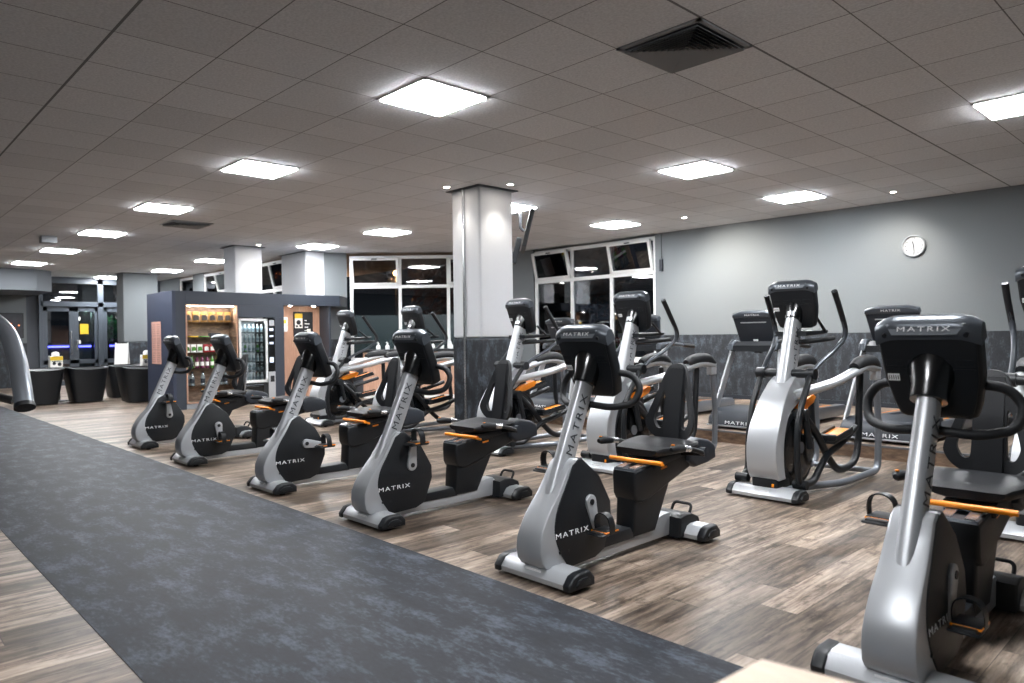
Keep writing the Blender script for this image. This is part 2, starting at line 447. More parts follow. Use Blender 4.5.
# far facade y = 7.6, x -24..-14.6
wall_seg('wall_back', (-24, 7.6), (-15.2, 7.6), 0, 1.0, 'dado')
wall_seg('wall_back', (-24, 7.6), (-22.3, 7.6), 1.0, H, 'wall')
wall_seg('wall_back', (-21.2, 7.6), (-20.4, 7.6), 1.0, H, 'wall')
wall_seg('wall_back', (-17.4, 7.6), (-16.9, 7.6), 1.0, H, 'wall')
# far end wall x=-24 with doors opening y 4.35..6.5 ; left pier
wall_seg('wall_end', (-24, -3), (-24, 4.05), DZ, H, 'wall', th=.15)
wall_seg('wall_end', (-24, -3), (-24, 4.05), 0, DZ, 'dado', th=.15)
wall_seg('wall_end', (-24, 4.05), (-24, 4.37), 0, H, 'wall_dark', th=.15)
wall_seg('wall_end', (-24, 6.9), (-24, 7.6), 0, H, 'wall_dark', th=.15)
wall_seg('wall_near', (2.5, -3), (-24, -3), 0, H, 'wall')
wall_seg('wall_left', (2.5, 11.25), (2.5, -3), 0, H, 'wall')
# pier between the window walls, and pier behind the kiosk
def column(x0, x1, y0, y1, name, label, duct=False, low='dado', top='white_wall'):
    mb = MB(top, low, 'darkgrey', 'steel')
    mb.box((x0, y0, DZ), (x1, y1, H), .03, 4)
    mb.use(1).box((x0-.006, y0-.006, 0), (x1+.006, y1+.006, DZ), .03, 4)
    mb.use(2).box((x0-.05, y0-.05, H-.012), (x1+.05, y1+.05, H-.001))
    if duct:
        xm = x0+.24
        mb.use(3).box((xm, y0-.03, 0), (xm+.035, y0-.002, H-.02), .004)
    return struct(mb, name, label)
column(-7.27, -6.72, 5.87, 6.44, 'wall_column', 'square column with white top and slate-clad base', True)
column(-14.67, -14.12, 5.87, 6.44, 'wall_column', 'white square column rising behind the dark kiosk')
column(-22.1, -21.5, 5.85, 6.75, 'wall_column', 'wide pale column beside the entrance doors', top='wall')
column(-15.3, -14.15, 7.42, 7.9, 'wall_pier', 'grey and white pier behind the right end of the kiosk')
# bulkhead at far left
mb = MB('soffit'); mb.prism([(-24, -1), (-21.7, -1), (-21.7, 3.9), (-22.1, 4.3), (-24, 4.3)], 2.58, H-.002, 'z', .01); struct(mb, 'trim_1', 'grey bulkhead box hanging below the ceiling')
# raised platform under the treadmills
mb = MB('niche_wood', 'floor', 'silver_dark'); mb.box((-8.6, 7.42, 0), (2.4, 11.2, .125)); mb.use(1).box((-8.6, 7.42, .125), (2.4, 11.2, .132)); mb.use(2).box((-8.62, 7.405, .12), (2.4, 7.425, .138))
struct(mb, 'floor', 'low wood-faced platform that carries the treadmills')
struct(MB('darkgrey').box((-7.9, 11.215, .132), (2.4, 11.235, .2)), 'baseboard_right')

# ---- windows
def window_unit(idx, origin, xdir, W, z0, zt, z1, cols, tilted=(), reflection_band=None, fm='pvc'):
    """window wall: lower fixed panes z0..zt, upper panes zt..z1. local x along, y outward"""
    root = empty('window_%d' % idx, origin); root['kind'] = 'structure'
    x = frame_mtx(origin, xdir, (0, 0, 1)); root.matrix_world = x
    f = MB(fm); cw = W/cols; t = .035
    for i in range(cols+1): f.box((i*cw-t, 0, z0), (i*cw+t, .07, z1), .005)
    for z in (z0, zt, z1): f.box((-t, -.002, z-t), (W+t, .072, z+t), .005)
    f.box((-t, -.15, z0-.06), (W+t, .07, z0-.03), .005)
    f.build('window_frame', root, 0)
    for i in range(cols):
        a, b = i*cw+t, (i+1)*cw-t
        MB('glass').box((a, .03, z0+t), (b, .038, zt-t)).build('pane', root, 0)
        if reflection_band: MB('reflection_band').box((a, .02, reflection_band[0]), (b, .024, reflection_band[1])).build('reflection_band', root, 0)  # teal reflection painted on as a translucent band over the lower panes
        sash = MB(fm, 'glass', 'darkgrey')
        hh = z1-zt-2*t
        def bx(lo, hi): sash.box(lo, hi, .004)
        s = .055
        if i in tilted:
            w2 = b-a+.05
            sash.use(0); bx((0, -.03, 0), (w2, .03, s)); bx((0, -.03, hh-s+.03), (w2, .03, hh+.03)); bx((0, -.03, 0), (s, .03, hh+.03)); bx((w2-s, -.03, 0), (w2, .03, hh+.03))
            sash.use(1).box((s, -.004, s), (w2-s, .004, hh-s+.03))
            sash.use(2).box((w2/2-.06, -.05, hh-.01), (w2/2+.06, -.03, hh+.015), .004)
            o = sash.build('opening_sash', root, 0, loc=(a-.025, .0, zt+t)); o.rotation_euler = (math.radians(13), 0, 0)
        else:
            sash.use(1).box((a, .03, zt+t), (b, .038, z1-t)); o = sash.build('pane', root, 0)
    return root
window_unit(1, (-11.05, 11.27, 0), (1, 0, 0), 3.12, .78, 2.42, 3.06, 3, (0, 2))
window_unit(2, (DA.x+.02, DA.y+.04, 0), (dd.x, dd.y, 0), 3.2, .78, 2.38, 3.03, 3, (0, 2), reflection_band=(.95, 1.75))
window_unit(3, (-20.4, 7.62, 0), (1, 0, 0), 3.0, 1.0, 2.5, 3.05, 3, (1,))
window_unit(4, (-16.9, 7.62, 0), (1, 0, 0), 1.6, 1.0, 2.4, 3.05, 2, (1,))
window_unit(5, (-22.3, 7.62, 0), (1, 0, 0), 1.1, 1.0, 2.5, 3.05, 1, ())
# ---- entrance doors in the end wall (x = -24), y 4.37..6.9
X0 = -24
def door_leaf(idx, y0, y1, z1=2.28):
    r = empty('door_%d' % idx, (X0, y0, 0)); r['kind'] = 'structure'
    w_ = y1-y0; f = MB('door_frame'); s = .12
    for lo, hi in (((0, 0, 0), (.06, s, z1)), ((0, w_-s, 0), (.06, w_, z1)), ((0, 0, z1-.14), (.06, w_, z1)), ((0, 0, 0), (.06, w_, .14)), ((0, 0, .62), (.06, w_, .74))): f.box(lo, hi, .004)
    f.build('door_frame', r, 0)
    MB('glass').box((.02, s, .14), (.03, w_-s, .62)).build('pane', r, 0)
    MB('glass').box((.02, s, .74), (.03, w_-s, z1-.14)).build('pane', r, 0)
    return r
d1 = door_leaf(1, 4.42, 5.2)
MB('steel').tube(round_path([(.06, .70, .9), (.12, .70, .9), (.12, .70, 1.55), (.06, .70, 1.55)], .03), .016).build('door_handle', d1)
d2 = door_leaf(2, 5.02+.18, 5.85)
MB('steel').tube(round_path([(.06, .06, 1.0), (.12, .06, 1.0), (.12, .06, 1.3), (.06, .06, 1.3)], .03), .016).build('door_handle', d2)
d3 = door_leaf(3, 5.95, 6.85)
mb = MB('door_frame')
for lo, hi in (((-23.99, 4.37, 2.28), (-23.9, 6.9, 2.42)), ((-23.99, 4.37, 2.95), (-23.9, 6.9, H)), ((-23.99, 5.82, 0), (-23.9, 5.97, H)), ((-23.99, 4.33, 0), (-23.9, 4.43, H)), ((-23.99, 6.84, 0), (-23.9, 6.94, H))): mb.box(lo, hi, .004)
struct(mb, 'trim_2', 'grey frame around the entrance doors and transom lights')
r = empty('window_6', (-24, 4.37, 2.42)); r['kind'] = 'structure'
MB('glass').box((.02, 0, 0), (.03, 1.45, .53)).build('pane', r, 0); MB('glass').box((.02, 1.6, 0), (.03, 2.5, .53)).build('pane', r, 0)

# ================================================================== CEILING THINGS
def ceiling_light(x, y, lab):
    t = empty('ceiling_light', (x, y, H), 0, lab, 'ceiling light', 'square ceiling light panels')
    h = T/2
    mb = MB('pvc')
    for lo, hi in (((-h, -h, -.012), (h, -h+.02, -.001)), ((-h, h-.02, -.012), (h, h, -.001)), ((-h, -h, -.012), (-h+.02, h, -.001)), ((h-.02, -h, -.012), (h, h, -.001))): mb.box(lo, hi)
    mb.build('frame', t, 0)
    MB('panel_light').box((-h+.02, -h+.02, -.022), (h-.02, h-.02, -.002)).build('diffuser', t, 0)
    return t
def gc(i, j): return (GX-T*i, GY+T*j)
LIGHTS = [
 (gc(.5, .5), 'square ceiling light panel, the largest one, left of the big vent'),
 (gc(5.5, .5), 'square ceiling light panel, second one of the left row counted from the camera'),
 (gc(10.5, .5), 'square ceiling light panel nearest the small dark ceiling vent'),
 (gc(15.5, .5), 'square ceiling light panel, fourth of the left row'),
 (gc(20.5, .5), 'square ceiling light panel, fifth of the left row, beside the small grey box'),
 (gc(25.5, .5), 'square ceiling light panel, farthest of the left row, nearest the bulkhead'),
 (gc(.5, 6.5), 'square ceiling light panel, larger of the two above the elliptical trainers right of the column'),
 (gc(5.5, 6.5), 'square ceiling light panel partly hidden behind the slate-clad column'),
 (gc(10.5, 6.5), 'square ceiling light panel between the two white columns, the nearer one'),
 (gc(14.5, 6.5), 'square ceiling light panel just above the grey pier behind the kiosk'),
 (gc(.5, 10.5), 'square ceiling light panel nearest the long grey wall'),
 (gc(5.5, 10.5), 'square ceiling light panel in front of the windows beside the long wall'),
 (gc(-4.5, 6.5), 'square ceiling light panel cut by the right edge of the picture'),
 (gc(20.7, 5.5), 'square ceiling light panel just left of the column behind the kiosk'),
 (gc(25.7, 5.5), 'square ceiling light panel above the windows far behind the kiosk'),
 (gc(30.6, 4.5), 'square ceiling light panel in front of the entrance doors'),
 (gc(-4.5, .5), 'square ceiling light panel overhead behind the camera, row over the walkway'),
 (gc(-4.5, -5.5), 'square ceiling light panel behind the camera near the near wall'),
]
for p, lab in LIGHTS: ceiling_light(p[0], p[1], lab)
def vent(x, y, sz, lab, n):
    t = empty('ceiling_vent', (x, y, H), 0, lab, 'vent')
    h = sz/2
    mb = MB('vent'); 
    for a in range(4): mb.box((-h, -h, -.012), (h, -h+.03, -.001), xf=Matrix.Rotation(a*PI/2, 4, 'Z'))
    mb.build('frame', t, 0)
    MB('darkgrey').box((-h+.02, -h+.02, -.004), (h-.02, h-.02, -.001)).build('backing', t, 0)
    for k in range(n):
        o = (h-.035)*(1-k/n)
        if o < .02: break
        mb = MB('vent')
        for a in range(4):
            mb.prism([(-o, -o), (o, -o), (o-.022, -o+.022), (-o+.022, -o+.022)], 0, .002, 'z', fn=lambda c, o=o: (c.x, c.y, c.z-.012-.020*((max(abs(c.x), abs(c.y))-o+.022)/.022)), xf=Matrix.Rotation(a*PI/2, 4, 'Z'))
        mb.build('louvre', t, 0)
p = gc(-2.5, 1.5); vent(p[0], p[1], T, 'large square ceiling air vent with concentric louvres', 10)
p = gc(12.5, 1.7); vent(p[0], p[1], T, 'small-looking dark ceiling vent far over the walkway', 5)
def spot(x, y, lab, target=None, power=SPOT, size=70):
    t = empty('ceiling_spot', (x, y, H), 0, lab, 'spotlight', 'small recessed ceiling spots')
    MB('pvc').lathe([(.05, 0), (.05, -.012), (.036, -.014), (.034, -.003)], (0, 0, 0), n=20).build('trim_ring', t)
    MB('lamp').lathe([(.033, -.004), (.033, -.010), (.001, -.012)], (0, 0, 0), n=16).build('lens', t)
    L = bpy.data.lights.new('spot_lamp', 'SPOT'); L.energy = power; L.spot_size = math.radians(size); L.spot_blend = .9; L.shadow_soft_size = .04; L.color = (1, .93, .84)
    o = bpy.data.objects.new('lamp', L); COL.objects.link(o); o.parent = t; o.location = (0, 0, -.03)
    if target:
        d = Vector(target)-Vector((x, y, H-.03)); o.rotation_euler = d.to_track_quat('-Z', 'Y').to_euler()
    return t
spot(-6.45, 10.0, 'recessed ceiling spot aimed at the wall, next to the windows', (-6.2, 11.25, 1.2), SPOT*4.2, 125)
spot(-3.46, 10.40, 'recessed ceiling spot above the clock', (-3.9, 11.25, 1.5), SPOT*1.6, 110)
spot(-6.42, 6.12, 'recessed ceiling spot beside the slate-clad column, right one', (-6.74, 6.15, 1.9), SPOT*.45, 75)
spot(-7.05, 5.62, 'recessed ceiling spot beside the slate-clad column, left one', (-7.0, 5.88, 1.9), SPOT*.35, 75)
spot(-13.75, 6.2, 'recessed ceiling spot in front of the white column behind the kiosk', (-14.1, 6.2, 2.2), SPOT*.3, 75)
spot(-13.75, 7.3, 'recessed ceiling spot lighting the pier behind the kiosk', (-14.1, 7.7, 1.9), SPOT*.25, 75)
mb = MB('grey_box'); mb.box((-.11, -.12, -.12), (.11, .12, -.001), .01)
o = mb.build('sign_box'); o.location = (-14.9, 2.86, H); tag(o, 'small grey box hanging under the ceiling above the walkway', 'box')

# clock
def clock():
    t = empty('wall_clock', (-3.47, 11.249, 2.46), 0, 'round white wall clock on the long grey wall', 'clock')
    R = .145
    MB('grey_box').lathe([(R+.010, 0), (R+.010, -.035), (R, -.045), (R-.008, -.04), (R-.008, 0)], (0, 0, 0), 'y', 40).build('case', t)
    M['dial'] = mat('clock_dial', '#9fa1a3', .6)
    MB('dial').lathe([(R-.006, -.012), (R-.006, -.02), (.001, -.02)], (0, 0, 0), 'y', 40).build('dial', t)
    for k in range(12):
        a = k*PI/6
        text_part(str(k or 12), .034, 'numeral', 'letter_dark', t, frame_mtx((math.sin(a)*(R-.035), -.0215, math.cos(a)*(R-.035)), (1, 0, 0), (0, -1, 0)), 1.0, bold=.0008)
    for n_, d, a, w_ in (('hour_hand', .070, -12, .012), ('minute_hand', .100, 176, .009)):
        MB('letter_dark').box((-w_/2, -.028, -.02), (w_/2, -.025, d), xf=Matrix.Rotation(math.radians(a), 4, 'Y')).build(n_, t, 0)
clock()
mb = MB('darkgrey'); mb.tube([(-7.75, 11.235, H), (-7.75, 11.235, 2.62)], .006, 8); mb.box((-7.78, 11.2, 2.42), (-7.72, 11.25, 2.64), .006)
o = mb.build('pull_switch'); tag(o, 'small grey switch box hanging on a conduit beside the window', 'switch')
# hanging screen behind the column
def hang_tv():
    t = empty('ceiling_tv', (-7.44, 7.42, H), math.radians(47), 'flat screen hung from the ceiling just right of the slate-clad column', 'tv')
    x = Matrix.Translation((0, 0, -.36)) @ Matrix.Rotation(math.radians(14), 4, 'Y')
    MB('black').box((-.03, -.45, -.27), (.03, .45, .27), .008, xf=x).build('housing', t, 0)
    MB('screen').box((.030, -.43, -.25), (.033, .43, .25), xf=x).build('screen', t, 0)
    MB('black').box((-.13, -.1, -.5), (-.05, .1, -.12), .01, xf=x).build('wall_plate', t, 0)
    MB('black').tube([(-.10, 0, 0), (-.10, 0, -.3), (-.05, 0, -.35)], .02).build('ceiling_mount', t)
hang_tv()

# ================================================================== FITNESS MACHINES (local: x across, y from the front foot to the back, z up)
def stabilizer(root, y, half=.262, name='front_foot', sticker=True):
    prof = [(-.085, .02), (-.088, .045), (-.055, .085), (-.02, .095), (.05, .095), (.085, .06), (.085, .02)]
    mb = MB('silver', 'rubber'); mb.prism([(y+a, b) for a, b in prof], -half+.04, half-.04, 'x', .004)
    for s in (-1, 1): mb.use(1).cyl((s*(half-.06), y, 0), (s*(half-.06), y, .03), .025, 12)
    o = mb.build(name, root)
    for s in (-1, 1):
        c = MB('black'); pr = [(y+a*1.09, b*1.06-.003) for a, b in prof]
        a, b = sorted((s*(half-.045), s*(half+.01))); c.prism(pr, a, b, 'x', .012, 3)
        c.prism([(y+p[0]*.6, .05+(p[1]-.05)*.5) for p in prof], min(s*(half+.005), s*(half+.018)), max(s*(half+.005), s*(half+.018)), 'x', .004)
        c.build('end_cap', o)
    if sticker:
        c = MB('white'); c.box((-.055, y-.0725, .052), (.055, y-.071, .075)); c.build('sticker', o, 0, None)
        o2 = KIDS[o.name][-1]; o2.rotation_euler = (0, 0, 0)
    return o
def sy_ring(pts2, y): return [(p[0], y, p[1]) for p in pts2]
def console(root, base, lean, W=.385, Hh=.36, th=.075, name='console'):
    """base = point where console centre sits; lean = rotation about x (top leans to the front, -y)"""
    x = Matrix.Translation(base) @ Matrix.Rotation(math.radians(lean), 4, 'X')
    h = Hh/2; w_ = W/2
    out = [(-w_*.62, -h), (w_*.62, -h), (w_*.76, -h*.94), (w_*.84, -h*.72), (w_*.96, -h*.15), (w_*1.0, h*.7), (w_*.95, h*.88), (w_*.80, h*.94), (-w_*.80, h*.94), (-w_*.95, h*.88), (-w_*1.0, h*.7), (-w_*.96, -h*.15), (-w_*.84, -h*.72), (-w_*.76, -h*.94)]
    mb = MB('black')
    mb.prism(out, -.02, th-.02, 'y', .018, 3, xf=x)
    mb.prism([(p[0]*.93, p[1]*.9) for p in out], -.026, -.018, 'y', .004, 2, xf=x)
    for i, xx in enumerate((-.12, -.04, .04, .12)): mb.box((xx-.03, -.0275, .028), (xx+.03, -.025, .055), .001, 1, xf=x)
    mb.box((-.15, -.0285, .012), (.15, -.0255, .018), xf=x)
    o = mb.build(name, root)
    # grey cap that rolls over the top edge
    cap = MB('cap_grey', 'black', 'plate')
    prof = [(-.032, h*.70), (-.036, h*.80), (-.028, h*.96), (-.005, h*1.06), (.03, h*1.08), (.055, h*1.02), (th-.012, h*.86), (th-.016, h*.72)]
    rings = []
    for k in range(13):
        t = -1+2*k/12; e = abs(t); xs = w_*1.02*t
        drop = .030*max(0, (e-.55)/.45)**2; sh = 1-.25*max(0, (e-.8)/.2)
        rings.append([Vector((xs, .02+(a-.02)*sh, b-drop)) for a, b in prof])
    cap.loft(rings, xf=x)
    for s in (-1, 1): cap.use(1).cyl(x @ Vector((s*w_*.78, -.04, h*.80)), x @ Vector((s*w_*.78, -.028, h*.80)), .009, 12)
    cap.use(2).prism([(-.11, h*.80), (.11, h*.80), (.135, h*1.02), (-.135, h*1.02)], 0, .004, 'y', .002, 1, xf=x @ Matrix.Translation((0, -.033, 0)) @ Matrix.Translation((0, 0, h*.9)) @ Matrix.Rotation(math.radians(-38), 4, 'X') @ Matrix.Translation((0, 0, -h*.9)))
    c = cap.build('console_cap', o)
    tx = x @ frame_mtx((0, -.0365, h*.915), (1, 0, 0), (0, -math.cos(math.radians(38)), math.sin(math.radians(38))))
    text_part('MATRIX', .026, 'lettering', 'letter_white', o, tx @ Matrix.Translation((0, 0, .006)), 1.6, spacing=1.3)
    # screen on the rider side
    sc = MB('screen', 'cap_grey'); sc.box((-w_*.78, th-.022, -h*.35), (w_*.78, th-.017, h*.68), .002, xf=x)
    sc.use(1).box((-w_*.6, th-.022, -h*.8), (w_*.6, th-.016, -h*.5), .004, xf=x); sc.build('screen', o)
    st = MB('white', 'letter_dark'); st.box((-w_*.86, -.0285, -.035), (-w_*.62, -.0275, -.005), xf=x)
    for k in range(5): st.use(1).box((-w_*.84+k*.008, -.029, -.03), (-w_*.84+k*.008+.003, -.0284, -.012), xf=x)
    st.build('sticker', o)
    return o
def collar(root, a, b, r0, r1):
    """black cone joining neck and console"""
    mb = MB('black_gloss'); A, B = Vector(a), Vector(b)
    mb.tube([A, A.lerp(B, .05), A.lerp(B, .3), A.lerp(B, .7), B], [r0*.96, r0, r0*1.02, r1, r1*.95], 20, flat=(1, 0, 0))
    mb.build('console_collar', root)
def neck(root, a, b, rx0, rx1, txt=.06, tpos=.5, side=1, dark=True):
    A, B = Vector(a), Vector(b); ax = (B-A).normalized(); v = ax.cross(Vector((1, 0, 0)))
    mb = MB('silver'); rings = []
    N = 10
    for i in range(N):
        t = i/(N-1); c = A.lerp(B, t); rx = rx0+(rx1-rx0)*t; ry = rx*1.5
        ring = []
        for j in range(28):
            an = 2*PI*j/28; cx, cy = math.cos(an), math.sin(an)
            e = .72
            ring.append(c+Vector((1, 0, 0))*rx*math.copysign(abs(cx)**e, cx)+v*ry*math.copysign(abs(cy)**e, cy))
        rings.append(ring)
    mb.loft(rings)
    o = mb.build('neck', root)
    rr = rx0+(rx1-rx0)*tpos
    for s in (-1, 1):
        pos = A.lerp(B, tpos)+Vector((s*rr*.985, 0, 0))-v*(rr*1.5*.25)
        # text runs up the neck
        nn = (Vector((s, 0, 0))-v*.22).normalized(); tx = frame_mtx(pos+nn*.0012, ax, nn)
        text_part('MATRIX', txt, 'lettering', 'letter_dark', o, tx, 1.35, spacing=1.3, extr=.0012)
    return o
C0 = (0, 0, 0)
def taper(z): return 1.10-.24*max(0, min(1, (z-.1)/.5))
def crank_set(root, pivot, ang, r=.158, side=1):
    """crank with strapped pedal as sub-part"""
    s = side
    o = MB('silver', 'black')
    a = math.radians(ang); d = Vector((0, math.sin(a), -math.cos(a)))
    n = Vector((0, d.z, -d.y))
    # arm outline: fat at the pivot, slim at the tip
    pts = []
    for k in range(9): t = PI*k/8; pts.append(Vector(C0)+n*(.038*math.cos(t))-d*(.038*math.sin(t)))
    for k in range(7): t = PI*k/6; pts.append(d*r+n*(-.022*math.cos(t))+d*(.022*math.sin(t)))
    x0, x1 = sorted((s*0, s*.022))
    o.prism([(p.y, p.z) for p in pts], x0, x1, 'x', .005, 2)
    o.use(1).cyl((s*.018, 0, 0), (s*.026, 0, 0), .016, 16)
    ob = o.build('crank_arm', root, loc=pivot)
    tip = d*r
    p = MB('black', 'orange', 'rubber')
    cx = s*.074
    p.box((cx-.048, -.055, -.014), (cx+.048, .055, .014), .008, 2); p.box((cx-.052, -.09, -.012), (cx+.052, -.02, .0), .005, 1)
    p.box((cx-.040, -.085, -.010), (cx+.040, -.05, .008), .006, 2)
    p.use(1).box((cx-.0495, -.056, .001), (cx+.0495, .056, .009), .002, 1)
    p.use(0).cyl((s*.015, 0, 0), (cx, 0, 0), .011, 12)
    arch = [(cx-.050, .0, .0), (cx-.052, -.004, .045), (cx-.038, -.008, .085), (cx, -.01, .10), (cx+.038, -.008, .085), (cx+.052, -.004, .045), (cx+.050, 0, .0)]
    sp = smooth_path(arch, 5)
    t0 = [Vector((q.x, q.y-.022, q.z)) for q in sp]; t1 = [Vector((q.x, q.y+.022, q.z)) for q in sp]
    inn = [Vector((cx+(q.x-cx)*.93, q.y, q.z*.95)) for q in sp]
    rings = []
    for i in range(len(sp)):
        rings.append([t0[i], t1[i], Vector((inn[i].x, inn[i].y+.022, inn[i].z)), Vector((inn[i].x, inn[i].y-.022, inn[i].z))])
    p.loft(rings, smooth=False)
    pd = p.build('pedal', ob, loc=tip)
    return ob
def recumbent(ang, group, label, loc):
    root = empty('recumbent_bike', loc, 0, label, 'exercise bike', group)
    stabilizer(root, -.062)
    # frame rail
    mb = MB('silver'); mb.prism([(-.05, .028), (1.10, .028), (1.08, .09), (1.0, .165), (.93, .165), (.80, .125), (.66, .098)  , (-.05, .088)], -.05, .05, 'x', .008); mb.build('frame_rail', root)
    stabilizer(root, 1.12, name='rear_foot', sticker=False)
    mb = MB('black'); mb.prism([(.99, .02), (1.0, .14), (1.06, .155), (1.13, .15), (1.20, .12), (1.23, .02)], -.10, .13, 'x', .012, 3)
    mb.build('rear_foot_cover', root)
    MB('rubber').tube(round_path([(-.05, 1.16, .12), (-.05, 1.20, .185), (.08, 1.20, .185), (.08, 1.16, .12)], .03), .009).build('lift_handle', root)
    # shroud
    front = [(-.135, .09), (-.158, .12), (-.168, .17), (-.165, .225), (-.145, .275), (-.112, .33), (-.068, .385), (-.015, .445), (.035, .52), (.075, .585), (.11, .605)]
    hull = front+[(.165, .60), (.20, .56), (.24, .50), (.30, .40), (.30, .2), (.22, .085), (.05, .06), (-.10, .07)]
    sq = lambda c: (c.x*taper(c.z), c.y, c.z)
    mb = MB('silver'); mb.prism(hull, -.085, .085, 'x', .014, 2, fn=sq); o = mb.build('front_shroud', root, 30)
    mb = MB('black'); mb.box((-.075, -.10, .08), (.075, .0, .135), .006); 
    for yy in (-.03, .03): mb.cyl((.09, yy, .15), (.098, yy, .15), .008, 10)
    mb.build('shroud_skirt', o)
    inner = [Vector((0, p[0], p[1])) for p in [(.09, .575), (.03, .475), (-.035, .375), (-.062, .29), (-.058, .22), (-.03, .15), (.03, .062)]]
    ip = [(p.y, p.z) for p in smooth_path(inner, 4)]
    pan = ip+[(.24, .07), (.315, .10), (.385, .26), (.385, .345), (.355, .40), (.30, .495), (.17, .60), (.135, .60)]
    mb = MB('black', 'darkgrey'); mb.prism(pan, -.091, .091, 'x', .008, 2, fn=sq)
    mb.use(1).prism([(.095, .560), (.135, .598), (.165, .605), (.28, .50), (.20, .48)], -.075, .075, 'x', .006, 2)
    o2 = mb.build('side_panel', root, 35)
    for s in (-1, 1):
        tz = .235; off = .091*taper(tz)+.0012
        tx = frame_mtx((s*off, .062, tz), (0, s, 0), (s, 0, .08))
        text_part('MATRIX', .038, 'lettering', 'letter_white', o2, tx, 1.6, spacing=1.25)
    # small arrow badge on silver band
    for s in (-1, 1):
        z0 = .50; a = .085*taper(.50)+.001
        mb = MB('letter_dark'); mb.prism([(.075, .505), (.105, .52), (.083, .49), (.086, .505)], s*a-.0015, s*a+.0015, 'x'); mb.build('badge', o, 0)
    neck(root, (0, .025, .40), (0, .315, 1.06), .040, .037, .058, .56)
    collar(root, (0, .275, .985), (0, .35, 1.14), .066, .088)
    console(root, (0, .325, 1.10), 23, .352, .40)
    # handlebar: crossbar behind the neck, wings sweeping out, back and up to the console
    mb = MB('rubber')
    for s in (-1, 1):
        mb.tube(round_path([(0, .305, .875), (s*.15, .325, .862), (s*.255, .385, .885), (s*.275, .42, .97), (s*.225, .415, 1.035), (s*.10, .37, 1.055)], .045, 6), .0185, 12)
    mb.cyl((0, .23, .90), (0, .305, .87), .022)
    mb.build('handlebar', root)
    # cranks
    MB('black_gloss').lathe([(.001, .060), (.055, .060), (.058, .072), (.04, .079), (.001, .079)], (0, .21, .37), 'x').build('crank_boss', root)
    MB('black_gloss').lathe([(.001, -.060), (.055, -.060), (.058, -.072), (.04, -.079), (.001, -.079)], (0, .21, .37), 'x').build('crank_boss', root)
    crank_set(root, (.082, .21, .37), ang, side=1)
    crank_set(root, (-.082, .21, .37), ang+180, side=-1)
    # link cover between shroud and post
    MB('black').prism([(.27, .085), (.27, .145), (.60, .15), (.64, .085)], -.062, .062, 'x', .008).build('rail_cover', root)
    # seat post and sloping rail fairing
    mb = MB('black'); mb.prism([(.615, .09), (.635, .38), (1.12, .46), (.99, .37), (.83, .09)], -.068, .068, 'x', .015, 3); mb.build('seat_post', root)
    mb = MB('black'); mb.prism([(.615, .465), (.61, .42), (.615, .33), (.635, .295), (.69, .28), (.75, .29), (1.20, .425), (1.24, .50), (1.20, .545)], -.082, .082, 'x', .016, 3)
    o = mb.build('seat_rail', root)
    mb = MB('steel')
    for s in (-1, 1): mb.prism([(.63, .467), (.63, .482), (1.24, .565), (1.24, .550)], s*.045-.022, s*.045+.022, 'x', .002)
    mb.build('guide_rail', o, 0)
    mb = MB('cap_grey'); mb.prism([(.62, .463), (.625, .476), (.68, .484), (.68, .468)], -.076, .076, 'x', .003); mb.build('rail_tip', o, 0)
    mb = MB('orange')
    mb.box((-.03, 0, -.006), (.03, .001, .006), xf=Matrix.Translation((.0835, .90, .455)) @ Matrix.Rotation(PI/2, 4, 'Z') @ Matrix.Rotation(math.radians(-7), 4, 'Y')); mb.build('badge', o, 0)
    mb = MB('darkgrey'); mb.prism([(1.13, .47), (1.14, .57), (1.24, .60), (1.36, .575), (1.43, .54), (1.44, .45), (1.34, .43), (1.20, .42)], -.115, .115, 'x', .02, 3); mb.build('rear_tray', root)
    # seat
    SH = (0, .135, -.112)
    mb = MB('darkgrey', 'steel'); mb.prism([(.66, .575), (.66, .63), (.98, .655), (1.0, .62)], -.10, .10, 'x', .008); mb.use(1).box((-.08, .60, .60), (.08, .68, .625), .004); sc = mb.build('seat_carriage', root, loc=SH)
    rings = []
    for k in range(9):
        t = k/8; y = .60+.37*t
        hw = .145+.075*math.sin(min(1, t*1.35)*PI/2) - (.03 if t > .93 else 0)
        zc = .672+.02*t; e = .034*(1 if 0 < k < 8 else .55)
        ring = []
        for j in range(20):
            a = 2*PI*j/20; c, s_ = math.cos(a), math.sin(a)
            ring.append((hw*math.copysign(abs(c)**.6, c), y, zc+e*math.copysign(abs(s_)**.7, s_)+.012*abs(c)**3))
        rings.append(ring)
    MB('leather').loft(rings).build('seat_cushion', root, loc=SH)
    mb = MB('orange'); mb.tube([(-.19, .60, .620), (-.10, .59, .622), (.19, .59, .624)], .013, 12); mb.tube([(.15, .59, .622), (.15, .66, .60)], .009, 8); mb.build('seat_lever', root, loc=SH)
    for s in (-1, 1):
        mb = MB('rubber', 'steel', 'orange', 'darkgrey')
        mb.tube(round_path([(s*.10, .93, .635), (s*.255, .93, .65), (s*.262, .80, .69), (s*.262, .63, .715)], .04), .015, 10)
        mb.use(0).tube([(s*.262, .70, .705), (s*.262, .64, .713), (s*.262, .60, .716), (s*.262, .575, .714)], [.020, .024, .024, .012], 12)
        mb.use(1).tube([(s*.262, .76, .698), (s*.262, .70, .707)], .0185, 10)
        mb.use(2).cyl((s*.262, .595, .738), (s*.262, .595, .742), .010, 10)
        mb.use(3).lathe([(.012, -.02), (.028, -.018), (.028, .018), (.012, .02)], (s*.23, .96, .655), 'x')
        mb.build('side_grip', root, loc=SH)
    # backrest
    mb = MB('steel', 'darkgrey'); mb.prism([(1.10, .55), (1.16, .55), (1.21, .90), (1.18, .91)], -.028, .028, 'x', .004)
